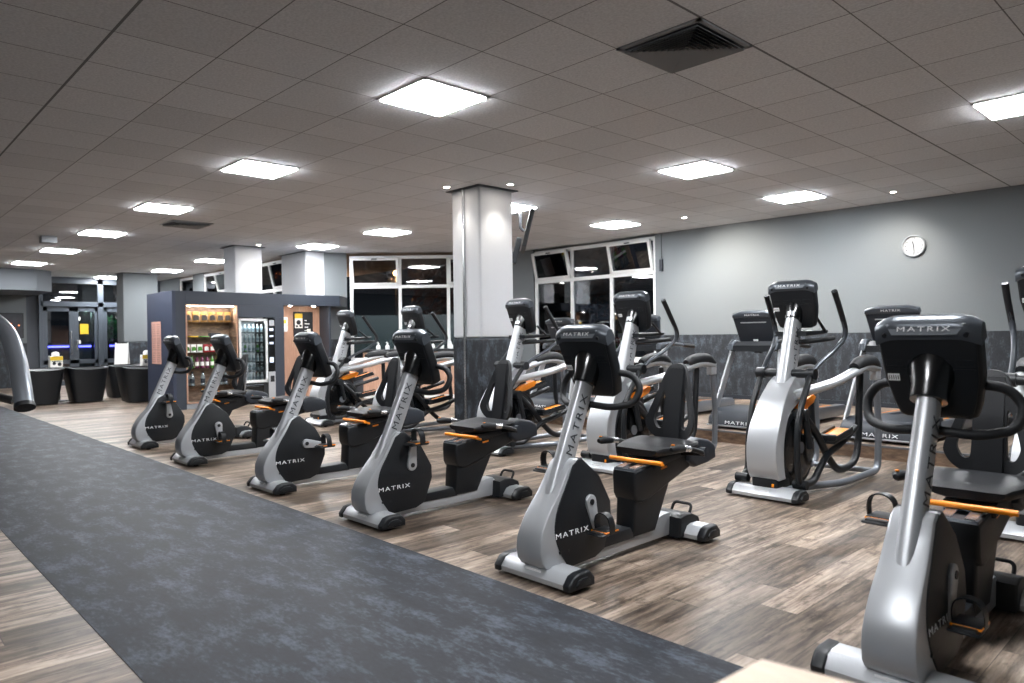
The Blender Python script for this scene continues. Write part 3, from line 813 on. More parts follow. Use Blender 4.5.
    mb.use(1).box((-.06, 1.09, .54), (.06, 1.17, .60), .01); mb.build('back_bracket', root)
    right_ = [(0, .475), (.034, .470), (.062, .446), (.083, .40), (.112, .31), (.150, .195), (.172, .125), (.168, .085), (.14, .04), (.10, .01), (.05, -.01), (0, -.015)]
    pr_ = [(p.x, p.z) for p in smooth_path([(a, 0, b) for a, b in right_], 3)]
    outer = pr_+[(-a, b) for a, b in pr_[-2:0:-1]]
    hole = [(.068, .28), (.080, .29), (.095, .25), (.122, .15), (.124, .115), (.105, .075), (.082, .07), (.070, .10)]
    hr = [(p.x, p.z) for p in smooth_path([(a, 0, b) for a, b in hole], 3, True)]
    hl = [(-a, b) for a, b in hr]
    def bf(c): return (c.x, 1.10+c.y+.16*(c.z)-1.6*c.x*c.x+.05*(c.z-.2)**2, .590+c.z)
    mb = MB('leather'); mb.holes(outer, [hr, hl], 0, .028, 'y', bf)
    mb.holes([(.058*math.copysign(1, a)*min(1, abs(a)/.05) if False else (max(-.056, min(.056, a))), b) for a, b in outer if b > .01 and b < .455], [], -.009, .004, 'y', bf)
    mb.build('backrest', root, 50)
    return root

GB = 'recumbent exercise bikes in a row along the slate walkway'
Y0 = 2.70
recumbent(-15, GB, 'recumbent exercise bike at the right front corner of the picture, nearest to the camera', (-.88, 2.72, 0))
recumbent(15, GB, 'recumbent exercise bike in the middle foreground, second from the right', (-2.565, Y0, 0))
recumbent(175, GB, 'recumbent exercise bike standing in front of the slate-clad column, its right pedal raised high', (-4.17, Y0, 0))
recumbent(80, GB, 'recumbent exercise bike with its right crank pointing straight back, third from the left', (-5.68, Y0, 0))
recumbent(5, GB, 'recumbent exercise bike in front of the snack shelf, second from the left end', (-7.56, Y0, 0))
recumbent(185, GB, 'recumbent exercise bike at the far left end of the row, beside the leaflets', (-9.12, Y0+.03, 0))

def elliptical(group, label, loc):
    root = empty('elliptical_trainer', loc, 0, label, 'elliptical trainer', group)
    stabilizer(root, -.02, .278)
    def body(s): return lambda c: (c.x*s(c.z), c.y, c.z)
    # front fender
    fr = [(-.04, .15), (-.075, .20), (-.095, .30), (-.092, .42), (-.05, .54), (.01, .64), (.09, .75), (.19, .84), (.30, .91), (.40, .93), (.45, .90), (.46, .85)]
    bk = [(.40, .78), (.30, .70), (.18, .65), (.09, .57), (.045, .46), (.03, .34), (.04, .22), (.06, .15)]
    ff = [(p.y, p.z) for p in smooth_path([(0, a, b) for a, b in fr], 3)]; bb = [(p.y, p.z) for p in smooth_path([(0, a, b) for a, b in bk], 3)]
    mb = MB('silver'); mb.prism(ff+bb, -.115, .115, 'x', .045, 6, fn=body(lambda z: 1.06-.30*max(0, (z-.55)/.4)))
    mb.build('front_shroud', root, 60)
    mb = MB('black', 'orange'); mb.box((-.105, -.05, .08), (.105, .16, .17), .02, 3); mb.use(1).box((.06, -.056, .10), (.078, -.049, .125), .002); mb.build('base_cover', root)
    # round flywheel housing
    ring = []
    for k in range(40):
        a = 2*PI*k/40; rr = .30
        ring.append((.30+rr*math.cos(a)*1.0, .36+rr*math.sin(a)))
    ring = [(max(a, .02) if b < .4 else a, max(b, .055)) for a, b in ring]
    mb = MB('black'); mb.prism(ring, -.105, .105, 'x', .02, 3)
    mb.prism([(.1, .55), (.30, .74), (.42, .80), (.52, .70), (.55, .5)], -.075, .075, 'x', .015)
    mb.build('flywheel_housing', root, 50)
    for s in (-1, 1):
        x0 = s*.105
        MB('black_gloss').lathe([(.001, s*.10), (.23, s*.10), (.25, s*.108), (.22, s*.118), (.001, s*.118)], (0, .31, .36), 'x', 40).build('disc_cover', root)
        MB('silver_dark').lathe([(.001, s*.118), (.045, s*.118), (.045, s*.126), (.001, s*.128)], (0, .31, .36), 'x', 24).build('hub_cap', root)
    neck(root, (0, .30, .82), (0, .485, 1.40), .062, .050, .058, .52)
    collar(root, (0, .45, 1.34), (0, .52, 1.47), .066, .085)
    console(root, (0, .475, 1.465), 18, .37, .375)
    mb = MB('orange'); mb.prism([(.26, .640), (.35, .700), (.55, .755), (.60, .735), (.56, .690), (.42, .648)], -.118, .118, 'x', .006); mb.build('accent_fin', root)
    # fixed handles and tray under the console
    mb = MB('rubber', 'black')
    for s in (-1, 1): mb.tube(round_path([(0, .42, 1.17), (s*.13, .50, 1.18), (s*.17, .66, 1.19), (s*.15, .86, 1.20)], .05), .019, 10)
    mb.use(1).prism([(.40, 1.22), (.80, 1.24), (.82, 1.27), (.40, 1.26)], -.13, .13, 'x', .012)
    for s in (-1, 1): mb.tube(round_path([(s*.13, .74, 1.26), (s*.13, .60, 1.36)], .02), .012, 8)
    mb.build('fixed_handle', root)
    # pivot axle
    mb = MB('black'); mb.cyl((-.235, .32, .93), (.235, .32, .93), .034, 20)
    for s in (-1, 1): mb.cyl((s*.165, .32, .93), (s*.235, .32, .93), .045, 20)
    mb.build('pivot_axle', root)
    for s in (-1, 1):
        if s > 0: up_ = [(s*.20, .32, .93), (s*.205, .47, 1.01), (s*.225, .66, 1.09), (s*.25, .82, 1.19), (s*.262, .82, 1.27), (s*.272, .70, 1.42), (s*.275, .58, 1.57)]
        else: up_ = [(s*.20, .32, .93), (s*.205, .42, 1.03), (s*.225, .56, 1.12), (s*.25, .67, 1.22), (s*.262, .675, 1.30), (s*.272, .62, 1.44), (s*.275, .56, 1.56)]
        P = round_path(up_, .05, 5)
        arm = MB('cap_grey', 'rubber'); arm.tube(P, .018, 12)
        arm.use(1).tube(smooth_path(up_[3:], 6), [.017, .020, .021, .022, .023], 12)
        arm.build('swing_handle', root)
        if s > 0: lo = [(.20, .32, .93), (.215, .20, .82), (.225, .07, .66), (.225, .02, .46), (.225, .03, .20), (.22, .08, .12)]
        else: lo = [(-.20, .32, .93), (-.215, .28, .82), (-.225, .20, .66), (-.225, .14, .42), (-.225, .12, .20), (-.22, .03, .13)]
        lm = MB('black'); lm.tube(smooth_path(lo, 6), .023, 12)
        e = Vector(lo[-1]); lm.cyl(e-Vector((.05, 0, 0)), e+Vector((.05, 0, 0)), .034, 16)
        lm.build('lower_arm', root)
        # pedal link and pedal
        if s > 0: lk = [(.22, .08, .12), (.22, .28, .115), (.225, .40, .20), (.225, .55, .29), (.225, .80, .345), (.225, 1.10, .45)]; py, pz, tl = .69, .43, 8
        else: lk = [(-.22, .03, .13), (-.22, .25, .25), (-.225, .42, .38), (-.225, .65, .50), (-.225, .90, .56), (-.225, 1.15, .62)]; py, pz, tl = .85, .66, 14
        pm = MB('black'); pm.tube(smooth_path(lk, 6), .026, 12); pl = pm.build('pedal_link', root)
        x = Matrix.Translation((s*.225, py, pz)) @ Matrix.Rotation(math.radians(tl), 4, 'X')
        pm = MB('black', 'orange'); pm.box((-.075, -.19, -.03), (.075, .19, 0), .012, 3, xf=x); pm.box((-.078, -.195, -.005), (.078, -.15, .045), .01, 2, xf=x)
        for q in (-1, 1): pm.box((q*.072-.006, -.18, -.005), (q*.072+.006, .17, .03), .004, 1, xf=x)
        pm.use(1).box((-.066, -.165, .0), (.066, .18, .012), .004, 2, xf=x)
        pm.build('pedal', pl)
        # rear swing link from the pad down and forward to the crank
        if s > 0: sl = [(.215, 1.24, .90), (.215, 1.21, .60), (.215, 1.18, .30), (.215, 1.09, .17), (.21, .92, .13), (.205, .76, .15), (.20, .60, .27), (.19, .44, .45), (.17, .25, .62)]
        else: sl = [(-.215, 1.24, .90), (-.215, 1.25, .60), (-.215, 1.27, .38), (-.215, 1.20, .27), (-.21, 1.02, .24), (-.205, .86, .25), (-.20, .64, .25), (-.19, .44, .22), (-.17, .30, .16)]
        sm = MB('black'); sm.tube(smooth_path(sl, 5), .029, 12)
        a = Vector(sl[-1]); sm.cyl(a-Vector((s*.06, 0, 0)), a+Vector((s*.03, 0, 0)), .045, 18)
        sm.tube([(s*.19, .31, .36), (s*.185, .5*(.31+a.y), .5*(.36+a.z)), (s*.175, a.y, a.z)], .026, 10)
        sm.build('swing_link', root)
        # silver frame: floor tube, upright and top arch
        ft = round_path([(s*.06, .12, .055), (s*.16, .45, .05), (s*.27, .75, .045), (s*.27, 1.47, .045), (s*.27, 1.49, .45), (s*.27, 1.44, .93)], .11, 6)
        fm = MB('silver_dark'); fm.tube(ft, .028, 14); fm.build('frame_tube', root)
        at = smooth_path([(s*.09, .24, .76), (s*.16, .40, .80), (s*.24, .66, .85), (s*.27, .95, .915), (s*.27, 1.22, .955), (s*.27, 1.45, .93)], 6)
        fm = MB('silver', 'silver_dark'); fm.tube(at, .046, 14, ry=.8); fm.box((s*.27-.032, 1.38, .83), (s*.27+.032, 1.48, .93), .01); fm.build('frame_arch', root)
        pd = MB('rubber'); pd.tube(smooth_path([(s*.27, .97, .955), (s*.27, 1.06, .985), (s*.27, 1.22, 1.0), (s*.27, 1.36, .985), (s*.27, 1.46, .935)], 5), [.040, .054, .058, .056, .040], 14); pd.build('joint_cover', root)
    mb = MB('silver_dark'); mb.tube([(-.27, 1.40, .045), (.27, 1.40, .045)], .025); mb.build('cross_tube', root)
    return root
GE = 'elliptical trainers in the middle row'
e1 = elliptical(GE, 'elliptical trainer standing alone right of centre on the open wood floor, fully in view', (-2.61, 5.13, 0))
for (x, y, lab) in ((-4.20, 5.13, 'elliptical trainer right behind the middle foreground bike, before the right-hand windows'),
                    (-5.74, 5.13, 'elliptical trainer immediately right of the slate-clad column'),
                    (-7.78, 5.13, 'elliptical trainer left of the slate-clad column, mostly hidden by the bike before it'),
                    (-9.45, 5.13, 'elliptical trainer farthest left, in front of the right end of the dark kiosk'),
                    (-.93, 5.13, 'elliptical trainer cut off by the right edge of the picture')):
    c = copy_tree(e1); c.location = (x, y, 0); c['label'] = lab

def treadmill(label, loc):
    root = empty('treadmill', loc, 0, label, 'treadmill', 'treadmills on the low platform by the long wall')
    mb = MB('darkgrey', 'silver', 'cap_grey')
    mb.prism([(.0, .03), (.02, .13), (.10, .20), (.22, .23), (.62, .235), (.66, .17), (.66, .03)], -.40, .40, 'x', .02, 3)
    mb.use(1).box((-.41, -.004, .03), (.41, .03, .048), .004); mb.use(1).box((-.41, .0, .195), (.41, .6, .205), .002) if False else None
    o = mb.build('motor_cover', root)
    tx = frame_mtx((0, .003, .080), (1, 0, 0), (0, -1, .20))
    text_part('MATRIX', .052, 'lettering', 'letter_white', o, tx, 1.7)
    mb = MB('black', 'darkgrey'); mb.box((-.27, .6, .13), (.27, 2.0, .155), .006); mb.use(1).box((-.3, .62, .03), (.3, 1.98, .13), .01); mb.build('running_belt', root)
    for s in (-1, 1):
        mb = MB('silver_dark', 'orange', 'black'); mb.prism([(.55, .04), (.55, .20), (2.0, .175), (2.06, .14), (2.06, .04)], s*.345-.065, s*.345+.065, 'x', .012, 2); mb.use(1).prism([(.62, .202), (.62, .2035), (1.7, .1845), (1.7, .183)], s*.345-.012, s*.345+.012, 'x'); mb.build('side_rail', root)
        mb = MB('silver'); mb.prism([(.10, .12), (.20, .12), (.53, .98), (.42, 1.0)], s*.405-.013, s*.405+.013, 'x', .008, 2, fn=lambda c, s=s: (c.x-s*.11*(c.z-.12)/.86, c.y, c.z)); u_ = mb.build('upright', root)
        tx = frame_mtx((s*.3415, .40, .74), (-s*.12, .36, .92), (s, 0, .12)); text_part('MATRIX', .055, 'lettering', 'letter_dark', u_, tx, 1.4)
        mb = MB('cap_grey', 'rubber'); mb.tube(round_path([(s*.27, .40, .97), (s*.32, .48, 1.0), (s*.35, .62, .985), (s*.36, 1.02, .95)], .05), .034, 12, ry=.7); mb.use(1).tube([(s*.354, .78, .972), (s*.36, 1.04, .949)], .037, 10, ry=.75); mb.build('handrail', root)
    mb = MB('black', 'cap_grey'); mb.prism([(.34, .90), (.34, .97), (.42, 1.02), (.60, .98), (.58, .92)], -.29, .29, 'x', .02, 3)
    mb.use(1)
    for s in (-1, 1): mb.prism([(.33, .92), (.34, .99), (.42, 1.04), (.62, 1.0), (.60, .93)], s*.28-.04, s*.28+.04, 'x', .02, 3)
    mb.build('crossbar', root)
    x = Matrix.Translation((0, .42, 1.165)) @ Matrix.Rotation(math.radians(16), 4, 'X')
    w_, h = .262, .20
    out = [(-w_*.72, -h), (w_*.72, -h), (w_*.80, -h*.9), (w_, h*.75), (w_*.96, h*.9), (w_*.8, h), (-w_*.8, h), (-w_*.96, h*.9), (-w_, h*.75), (-w_*.80, -h*.9)]
    mb = MB('darkgrey'); mb.prism(out, -.02, .05, 'y', .02, 3, xf=x); mb.box((-.05, -.02, -h-.10), (.05, .04, -h+.05), .01, xf=x); co_ = mb.build('console', root)
    mb = MB('cap_grey', 'silver'); mb.prism([(-w_*1.02, h*.72), (w_*1.02, h*.72), (w_*.98, h*.95), (w_*.6, h*1.09), (-w_*.6, h*1.09), (-w_*.98, h*.95)], -.03, .06, 'y', .014, 3, xf=x)
    mb.use(1).box((-w_*.62, -.024, h*.40), (w_*.62, -.0195, h*.47), .002, xf=x); mb.build('console_cap', co_)
    text_part('MATRIX', .032, 'lettering', 'letter_white', co_, x @ frame_mtx((0, -.0315, h*.90), (1, 0, 0), (0, -1, 0)), 1.5)
    mb = MB('screen'); mb.box((-.21, .05, -.12), (.21, .054, .14), xf=x); mb.build('screen', co_, 0)
    mb = MB('white'); mb.box((-.03, -.022, -h*.72), (.03, -.0195, -h*.6), xf=x); mb.build('sticker', co_, 0)
    return root
t1 = treadmill('treadmill behind the fully visible elliptical trainer, console showing against the pale wall', (-4.20, 7.57, .132))
for x, lab in ((-2.67, 'treadmill at the right, its console partly hidden behind the nearest bike console'),
               (-5.80, 'treadmill in front of the right-hand windows, behind the elliptical trainer there'),
               (-7.32, 'treadmill farthest left on the platform, beside the slate-clad column'),
               (-1.10, 'treadmill behind the elliptical trainer cut by the right picture edge')):
    c = copy_tree(t1); c.location = (x, 7.57, .132); c['label'] = lab

# ================================================================== KIOSK WITH SHELF NICHE AND VENDING MACHINE (front face x = -13.5)
KX, KT = -13.5, 2.15
M['kraft'] = mat('gold_snack_foil', '#735527', .35, metal=.3, noise=.3, nscale=20)
M['kraft_black'] = mat('black_snack_foil', '#1b1a1a', .35, noise=.3)
M['leaflet'] = mat('peach_leaflet_paper', '#b88b7d', .7, noise=.12, nscale=25)
M['paper'] = mat('white_paper', '#e4e2dc', .7)
M['yellow'] = mat('yellow_print', '#d8b429', .6)
M['red'] = mat('red_wrapper', '#a8262c', .4)
M['green'] = mat('green_bottle', '#4f8a3a', .25, coat=.4)
M['purple'] = mat('berry_bottle', '#6a2748', .25, coat=.4)
M['pet'] = glass('clear_bottle_plastic', '#c9d6da', .08, rough=.1, opacity=.25)
M['milk'] = mat('pale_bottle', '#b9c2c6', .3, coat=.3)
M['blue_print'] = mat('grey_label', '#7e8e98', .4)
kroot = empty('kiosk_cabinet', (KX, 4.47, 0), 0, 'long dark anthracite kiosk partition with lit niches and a projecting roof', 'kiosk')
def kb(name, mt, lo, hi, bev=.004, parent=None, world=True):
    lo = (lo[0]-KX, lo[1]-4.47, lo[2]); hi = (hi[0]-KX, hi[1]-4.47, hi[2])
    return MB(mt).box(lo, hi, bev).build(name, parent or kroot, 0)
kb('side_panel', 'kiosk_side', (-14.9, 4.47, 0), (KX, 4.53, KT))
kb('front_panel', 'kiosk', (KX-.06, 4.53, 0), (KX, 4.70, KT))
kb('front_panel', 'kiosk', (KX-.06, 4.70, 1.91), (KX, 6.59, KT))
kb('front_panel', 'kiosk', (KX-.06, 5.655, 1.68), (KX, 6.59, 1.91))
kb('front_panel', 'kiosk', (KX-.06, 6.39, 0), (KX, 6.59, 1.68))
kb('plinth', 'grey_box', (KX-.05, 4.70, 0), (KX-.01, 5.64, .1))
mb = MB('kiosk'); mb.prism([(.002, 6.57-4.47), (.002, 7.85-4.47), (-.55, 8.35-4.47), (-.9, 8.35-4.47), (-.9, 6.57-4.47)], 1.93, KT+.002, 'z', .004)
mb.build('roof_fascia', kroot, 0)
kb('roof', 'kiosk', (-14.9, 4.53, KT-.03), (KX-.06, 7.62, KT-.004))
kb('right_panel', 'kiosk', (KX-.45, 7.60, 0), (KX-.02, 7.64, 1.93))
# snack shelf niche
n0, n1, z0, z1, dep = 4.70, 5.65, .10, 1.91, .35
kb('niche_back', 'niche_wood', (KX-dep-.02, n0, z0), (KX-dep, n1, z1), 0)
kb('niche_side', 'niche_wood', (KX-dep, n0, z0), (KX, n0+.02, z1), 0)
kb('niche_side', 'niche_wood', (KX-dep, n1-.02, z0), (KX, n1, z1), 0)
kb('niche_floor', 'niche_wood', (KX-dep, n0, z0), (KX, n1, z0+.02), 0)
kb('niche_top', 'niche_wood', (KX-dep, n0, z1-.02), (KX, n1, z1), 0)
mb = MB('oak')
for lo, hi in (((0, 0, 0), (.01, .022, z1-z0)), ((0, n1-n0-.022, 0), (.01, n1-n0, z1-z0)), ((0, 0, z1-z0-.022), (.01, n1-n0, z1-z0)), ((0, 0, 0), (.01, n1-n0, .022))): mb.box(lo, hi)
mb.build('niche_edging', kroot, 0, loc=(.001, n0-4.47, z0))
SH_Z = [1.585, 1.31, 1.03, .74, .42]
for z in SH_Z[:5]: kb('glass_shelf', 'clear', (KX-dep, n0+.02, z-.008), (KX-.03, n1-.02, z), 0); 
# second niche (wood back)
kb('niche_back', 'oak', (KX-.45, 6.59, 0), (KX-.43, 7.62, 1.93), 0)
for yy in (6.78, 7.3):
    L = bpy.data.lights.new('niche_lamp', 'SPOT'); L.energy = 1.6; L.spot_size = math.radians(120); L.shadow_soft_size = .03; L.color = (1, .9, .8)
    t = empty('niche_spot', (KX-.12, yy, 1.925), 0, 'small spot under the kiosk roof, %s one' % ('left' if yy < 7 else 'right'), 'spotlight', 'spots under the kiosk roof')
    MB('lamp').lathe([(.03, 0), (.03, -.008), (.001, -.01)], (0, 0, 0), n=16).build('lens', t)
    o = bpy.data.objects.new('lamp', L); COL.objects.link(o); o.parent = t; o.location = (0, 0, -.02)
    o.rotation_euler = (0, math.radians(-18), 0)
L = bpy.data.lights.new('niche_strip', 'AREA'); L.shape = 'RECTANGLE'; L.size = .05; L.size_y = .85; L.energy = .25; L.color = (1, .95, .9)
t = empty('shelf_light', (KX-.06, 5.175, 1.885), 0, 'slim light strip at the top of the snack shelf', 'light'); MB('lamp').box((-.012, -.42, -.004), (.012, .42, 0)).build('diffuser', t, 0)
o = bpy.data.objects.new('lamp', L); COL.objects.link(o); o.parent = t; o.location = (0, 0, -.01); o.rotation_euler = (0, math.radians(-8), 0)

# goods on the shelves: built once, then copied
def pouch(mt, lab, print_mt, w_=.13, h=.19):
    """upright snack pouch"""
    root = empty('snack_pouch', (0, 0, 0)); mb = MB(mt)
    rings = []
    for k in range(7):
        t = k/6; th = .035*math.sin(PI*(.12+.80*t))*(1-t*.55)+.003; z = h*t; ww = w_/2*(1-.06*math.sin(PI*t))
        rings.append([(th*math.sin(2*PI*j/14), ww*math.cos(2*PI*j/14), z) for j in range(14)])
    mb.loft(rings); mb.build('bag', root)
    mb = MB(print_mt); mb.prism([(-w_*.40, h*.18), (w_*.40, h*.22), (w_*.34, h*.60), (w_*.10, h*.72), (-w_*.36, h*.66)], .024, .0345, 'x', .002); mb.build('label_print', root, 0)
    return root
def bottle(mt, h=.22, r=.032, cap='black', lab=None):
    root = empty('drink_bottle', (0, 0, 0)); mb = MB(mt)
    mb.lathe([(r*.9, 0), (r, .008), (r, h*.55), (r*.93, h*.6), (r*.9, h*.66), (r*.42, h*.86), (r*.40, h*.92), (.001, h*.92)], (0, 0, 0), n=14); mb.build('bottle_body', root)
    MB(cap).cyl((0, 0, h*.9), (0, 0, h), r*.48, 12).build('cap', root)
    MB(lab or 'paper').lathe([(r*1.02, h*.18), (r*1.03, h*.19), (r*1.03, h*.48), (r*1.02, h*.49)], (0, 0, 0), n=14).build('label_band', root)
    return root
protos = {}
def place(key, maker, loc, rz, label, cat, group, scale=1):
    if key not in protos: o = maker(); protos[key] = o
    else: o = copy_tree(protos[key])
    o.location = loc; o.rotation_euler = (0, 0, rz); o.scale = (scale,)*3
    return tag(o, label, cat, group)
ORD = ['leftmost', 'second', 'third', 'fourth', 'fifth', 'sixth', 'seventh', 'eighth', 'ninth']
for k in range(6):
    place('pouch_gold' if k != 3 else 'pouch_gold', lambda: pouch('kraft', '', 'kraft_black', .13, .20), (KX-.17, 4.79+.148*k, SH_Z[0]), random.uniform(-.1, .1), 'gold and black snack pouch on the top shelf of the niche, %s from the left' % ORD[k].replace('leftmost', 'first'), 'snack pouch', 'gold snack pouches on the top shelf')
for k in range(2):
    mb = MB('green' if k else 'yellow'); mb.box((-.09, -.07, 0), (.09, .07, .022), .006); o = mb.build('snack_bar_tray'); o.location = (KX-.17, 4.88+.2*k, SH_Z[1]); tag(o, 'low %s snack bar tray on the second niche shelf' % ('green' if k else 'yellow'), 'snack tray', 'trays on the second shelf')
mb = MB('darkgrey'); mb.box((-.08, -.09, 0), (.08, .09, .075), .006); o = mb.build('storage_box'); o.location = (KX-.18, 5.13, SH_Z[1]+.03); o.location.z = SH_Z[1]; o.location.y = 5.28; tag(o, 'dark grey box on the second niche shelf', 'box')
for k in range(7):
    red = k >= 3
    place('pouch_red' if red else 'pouch_white', (lambda: pouch('red', '', 'paper', .10, .15)) if red else (lambda: pouch('paper', '', 'green', .10, .15)), (KX-.16, 4.77+.115*k, SH_Z[2]), random.uniform(-.15, .15), '%s packet on the middle niche shelf, %s from the left' % ('red and white' if red else 'white and green', ORD[k].replace('leftmost', 'first')), 'snack packet', 'packets on the middle shelf')
for k, kk in enumerate(['green', 'green', 'purple', 'purple', 'purple', 'green', 'green', 'purple', 'green']):
    place('bottle_'+kk, (lambda kk=kk: bottle(kk, .23, .033, 'black' if kk == 'purple' else 'green', 'paper')), (KX-.15, 4.76+.092*k, SH_Z[3]), 0, '%s drink bottle on the fourth niche shelf, %s from the left' % ('berry red' if kk == 'purple' else 'green', ORD[k].replace('leftmost', 'first')), 'bottle', 'drink bottles on the fourth shelf')
for k, yy in enumerate((4.77, 4.86, 5.05, 5.38, 5.47)):
    place('pet', lambda: bottle('pet', .25, .040, 'darkgrey', 'darkgrey'), (KX-.16, yy, SH_Z[4]), 0, 'clear shaker bottle on the lowest glass shelf, %s from the left' % ORD[k].replace('leftmost', 'first'), 'bottle', 'shaker bottles on the lowest shelf')

# vending machine
v0, v1, vz = 5.665, 6.38, 1.655
vr = empty('vending_machine', (KX, v0, 0), 0, 'bottle vending machine with white-framed glass door set into the kiosk', 'vending machine')
W = v1-v0
mb = MB('black'); mb.box((-.62, 0, .03), (-.5, W, vz)); mb.box((-.62, 0, .03), (.02, .02, vz)); mb.box((-.62, W-.02, .03), (.02, W, vz)); mb.box((-.62, 0, vz-.03), (.02, W, vz)); mb.box((-.62, 0, .03), (.02, W, .40), .006); mb.build('body', vr, 0)
fr_ = MB('pvc'); d0, d1, e0, e1_ = .0, .56, .42, vz
for lo, hi in (((.0, d0, e0), (.045, d0+.04, e1_)), ((.0, d1-.04, e0), (.045, d1, e1_)), ((.0, d0, e1_-.045), (.045, d1, e1_)), ((.0, d0, e0), (.045, d1, e0+.05))): fr_.box(lo, hi, .006)
door = fr_.build('door', vr, 0)
MB('clear').box((.02, d0+.04, e0+.05), (.026, d1-.04, e1_-.045)).build('door_glass', door, 0)
MB('black').box((.02, d0, .405), (.05, d1, .42), .003).build('tray_lip', vr, 0)
mb = MB('black_gloss', 'silver_dark'); mb.box((.0, .08, .18), (.03, .48, .36), .008); mb.use(1).box((.025, .1, .375), (.04, .46, .385)); mb.build('delivery_hatch', vr, 0)
MB('fridge_light').box((-.5, .04, .45), (-.49, .54, 1.6)).build('lit_backing', vr, 0)
mb = MB('silver'); mb.box((.0, .575, .08), (.035, W, .62), .005); mb.build('lower_panel', vr, 0)
pn = MB('black_gloss'); pn.box((.0, .575, .62), (.035, W, vz), .005); pn = pn.build('control_panel', vr, 0)
M['disp'] = emit('lit_display', '#cfdcf2', .3, '#1a1e24')
for zz, hh in ((1.42, .05), (1.30, .03), (1.16, .04), (.80, .10)): MB('disp').box((.035, .60, zz), (.038, .68, zz+hh)).build('display', pn, 0)
MB('silver').box((.035, .60, 1.52), (.038, .70, 1.63), .002).build('sticker', pn, 0)
MB('black').box((.035, .61, .42), (.045, .69, .54), .004).build('coin_return', vr, 0)
VZ = [1.40, 1.21, 1.02, .83, .64, .46]
for i_, z in enumerate(VZ):
    MB('darkgrey').box((-.45, .03, z-.016), (-.02, .55, z)).build('shelf', vr, 0)
RN = ['top', 'second', 'third', 'fourth', 'fifth', 'bottom']
kinds = ['milk', 'milk', 'blue_print', 'milk', 'green', 'milk']
for i_, z in enumerate(VZ):
    for k in range(6):
        key = 'vb_'+('green' if i_ == 2 and k in (1, 4) else 'milk' if i_ != 4 else 'pet')
        place(key, (lambda key=key: bottle({'vb_milk': 'milk', 'vb_green': 'green', 'vb_pet': 'pet'}[key], .15, .028, 'white', 'blue_print')), (KX-.07, v0+.075+.082*k, z), 0, 'small drink bottle in the %s row of the vending machine, %s from the left' % (RN[i_], ORD[k].replace('leftmost', 'first')), 'bottle', 'bottles inside the vending machine')
L = bpy.data.lights.new('machine_light', 'AREA'); L.shape = 'RECTANGLE'; L.size = .03; L.size_y = .5; L.energy = .5; L.color = (.85, .95, 1)
o = bpy.data.objects.new('lamp', L); COL.objects.link(o); o.parent = vr; o.location = (-.01, .28, 1.6); o.rotation_euler = (0, math.radians(-10), 0)

# leaflets on the side panel (y = 4.47 face)
def leaflet_sheet():
    mb = MB('leaflet', 'letter_dark'); mb.box((-.125, -.006, 0), (.125, 0, .26), .001)
    mb.use(1)
    for k in range(5): mb.box((-.10, -.0065, .04+.04*k), (.05+.01*k, -.0055, .046+.04*k))
    return mb.build('leaflet', None, 0)
base = leaflet_sheet(); n = 0
for i_ in range(3):
    for k in range(2):
        o = base if n == 0 else base.copy()
        if n: COL.objects.link(o)
        n += 1
        o.location = (-14.49+.26*k, 4.468, 1.35-.265*i_); tag(o, 'peach-coloured leaflet on the kiosk side wall, %s row, %s one' % (('upper', 'middle', 'lower')[i_], ('left', 'right')[k]), 'leaflet', 'peach leaflets on the kiosk side')
# notice board, dispenser in the second niche
def poster():
    t = empty('notice_board', (KX-.428, 7.0, 1.30), 0, 'black notice board with a yellow and white poster in the kiosk niche', 'notice board')
    MB('black').box((0, 0, 0), (.012, .44, .52), .003).build('board', t, 0)
    MB('yellow').box((.012, .03, .38), (.014, .20, .48)).build('poster', t, 0)
    MB('paper').box((.012, .03, .18), (.014, .20, .38)).build('poster', t, 0)
    mb = MB('letter_dark', 'yellow'); mb.cyl((.014, .115, .30), (.016, .115, .30), .05, 16); mb.box((.014, .05, .20), (.016, .10, .24)); mb.box((.014, .13, .20), (.016, .18, .25)); mb.build('print', t, 0)
    for k in range(4): MB('letter_white').box((.012, .25, .12+.07*k), (.0135, .30+.03*(k % 3), .135+.07*k)).build('chalk_line', t, 0)
    MB('paper').box((.012, .30, -.06), (.02, .38, .16), .002).build('hanging_note', t, 0)
poster()
t = empty('towel_dispenser', (KX-.43, 6.64, 1.40), 0, 'white paper dispenser with a yellow front in the kiosk niche', 'dispenser')
MB('white').box((0, 0, 0), (.14, .17, .30), .015, 3).build('body', t, 0); MB('yellow').box((.14, .03, .17), (.143, .14, .25), .001).build('label_plate', t, 0); MB('paper').box((.03, .04, -.22), (.035, .12, 0)).build('paper_sheet', t, 0)

# ================================================================== SPRAY COUNTER in front of the window
cd_ = Vector((dd.x, dd.y, 0)); cp = Vector((-12.95, 8.05, 0))
cr = empty('counter_unit', cp, 0, 'wood-fronted counter with a black top under the left windows', 'counter')
cr.rotation_euler = (0, 0, math.atan2(dd.y, dd.x))
MB('oak').box((0, 0, .06), (2.7, .02, .95)).build('front_panel', cr, 0); MB('oak').box((0, .02, .06), (.02, .42, .95)).build('side_panel', cr, 0); MB('oak').box((2.68, .02, .06), (2.7, .42, .95)).build('side_panel', cr, 0)
MB('pvc').box((.01, .01, 0), (2.69, .4, .06)).build('plinth', cr, 0)
MB('black').box((-.02, -.02, .95), (2.72, .44, 1.01), .006).build('worktop', cr, 0)
def pump():
    mb = MB('white', 'white'); mb.lathe([(.001, 0), (.042, 0), (.045, .01), (.045, .06), (.03, .09), (.014, .10), (.014, .12), (.02, .122), (.02, .135), (.001, .136)], (0, 0, 0), n=14)
    mb.tube([(0, 0, .13), (0, 0, .150), (-.035, 0, .150), (-.05, 0, .140)], .007, 8); return mb.build('pump_bottle')
pb = None
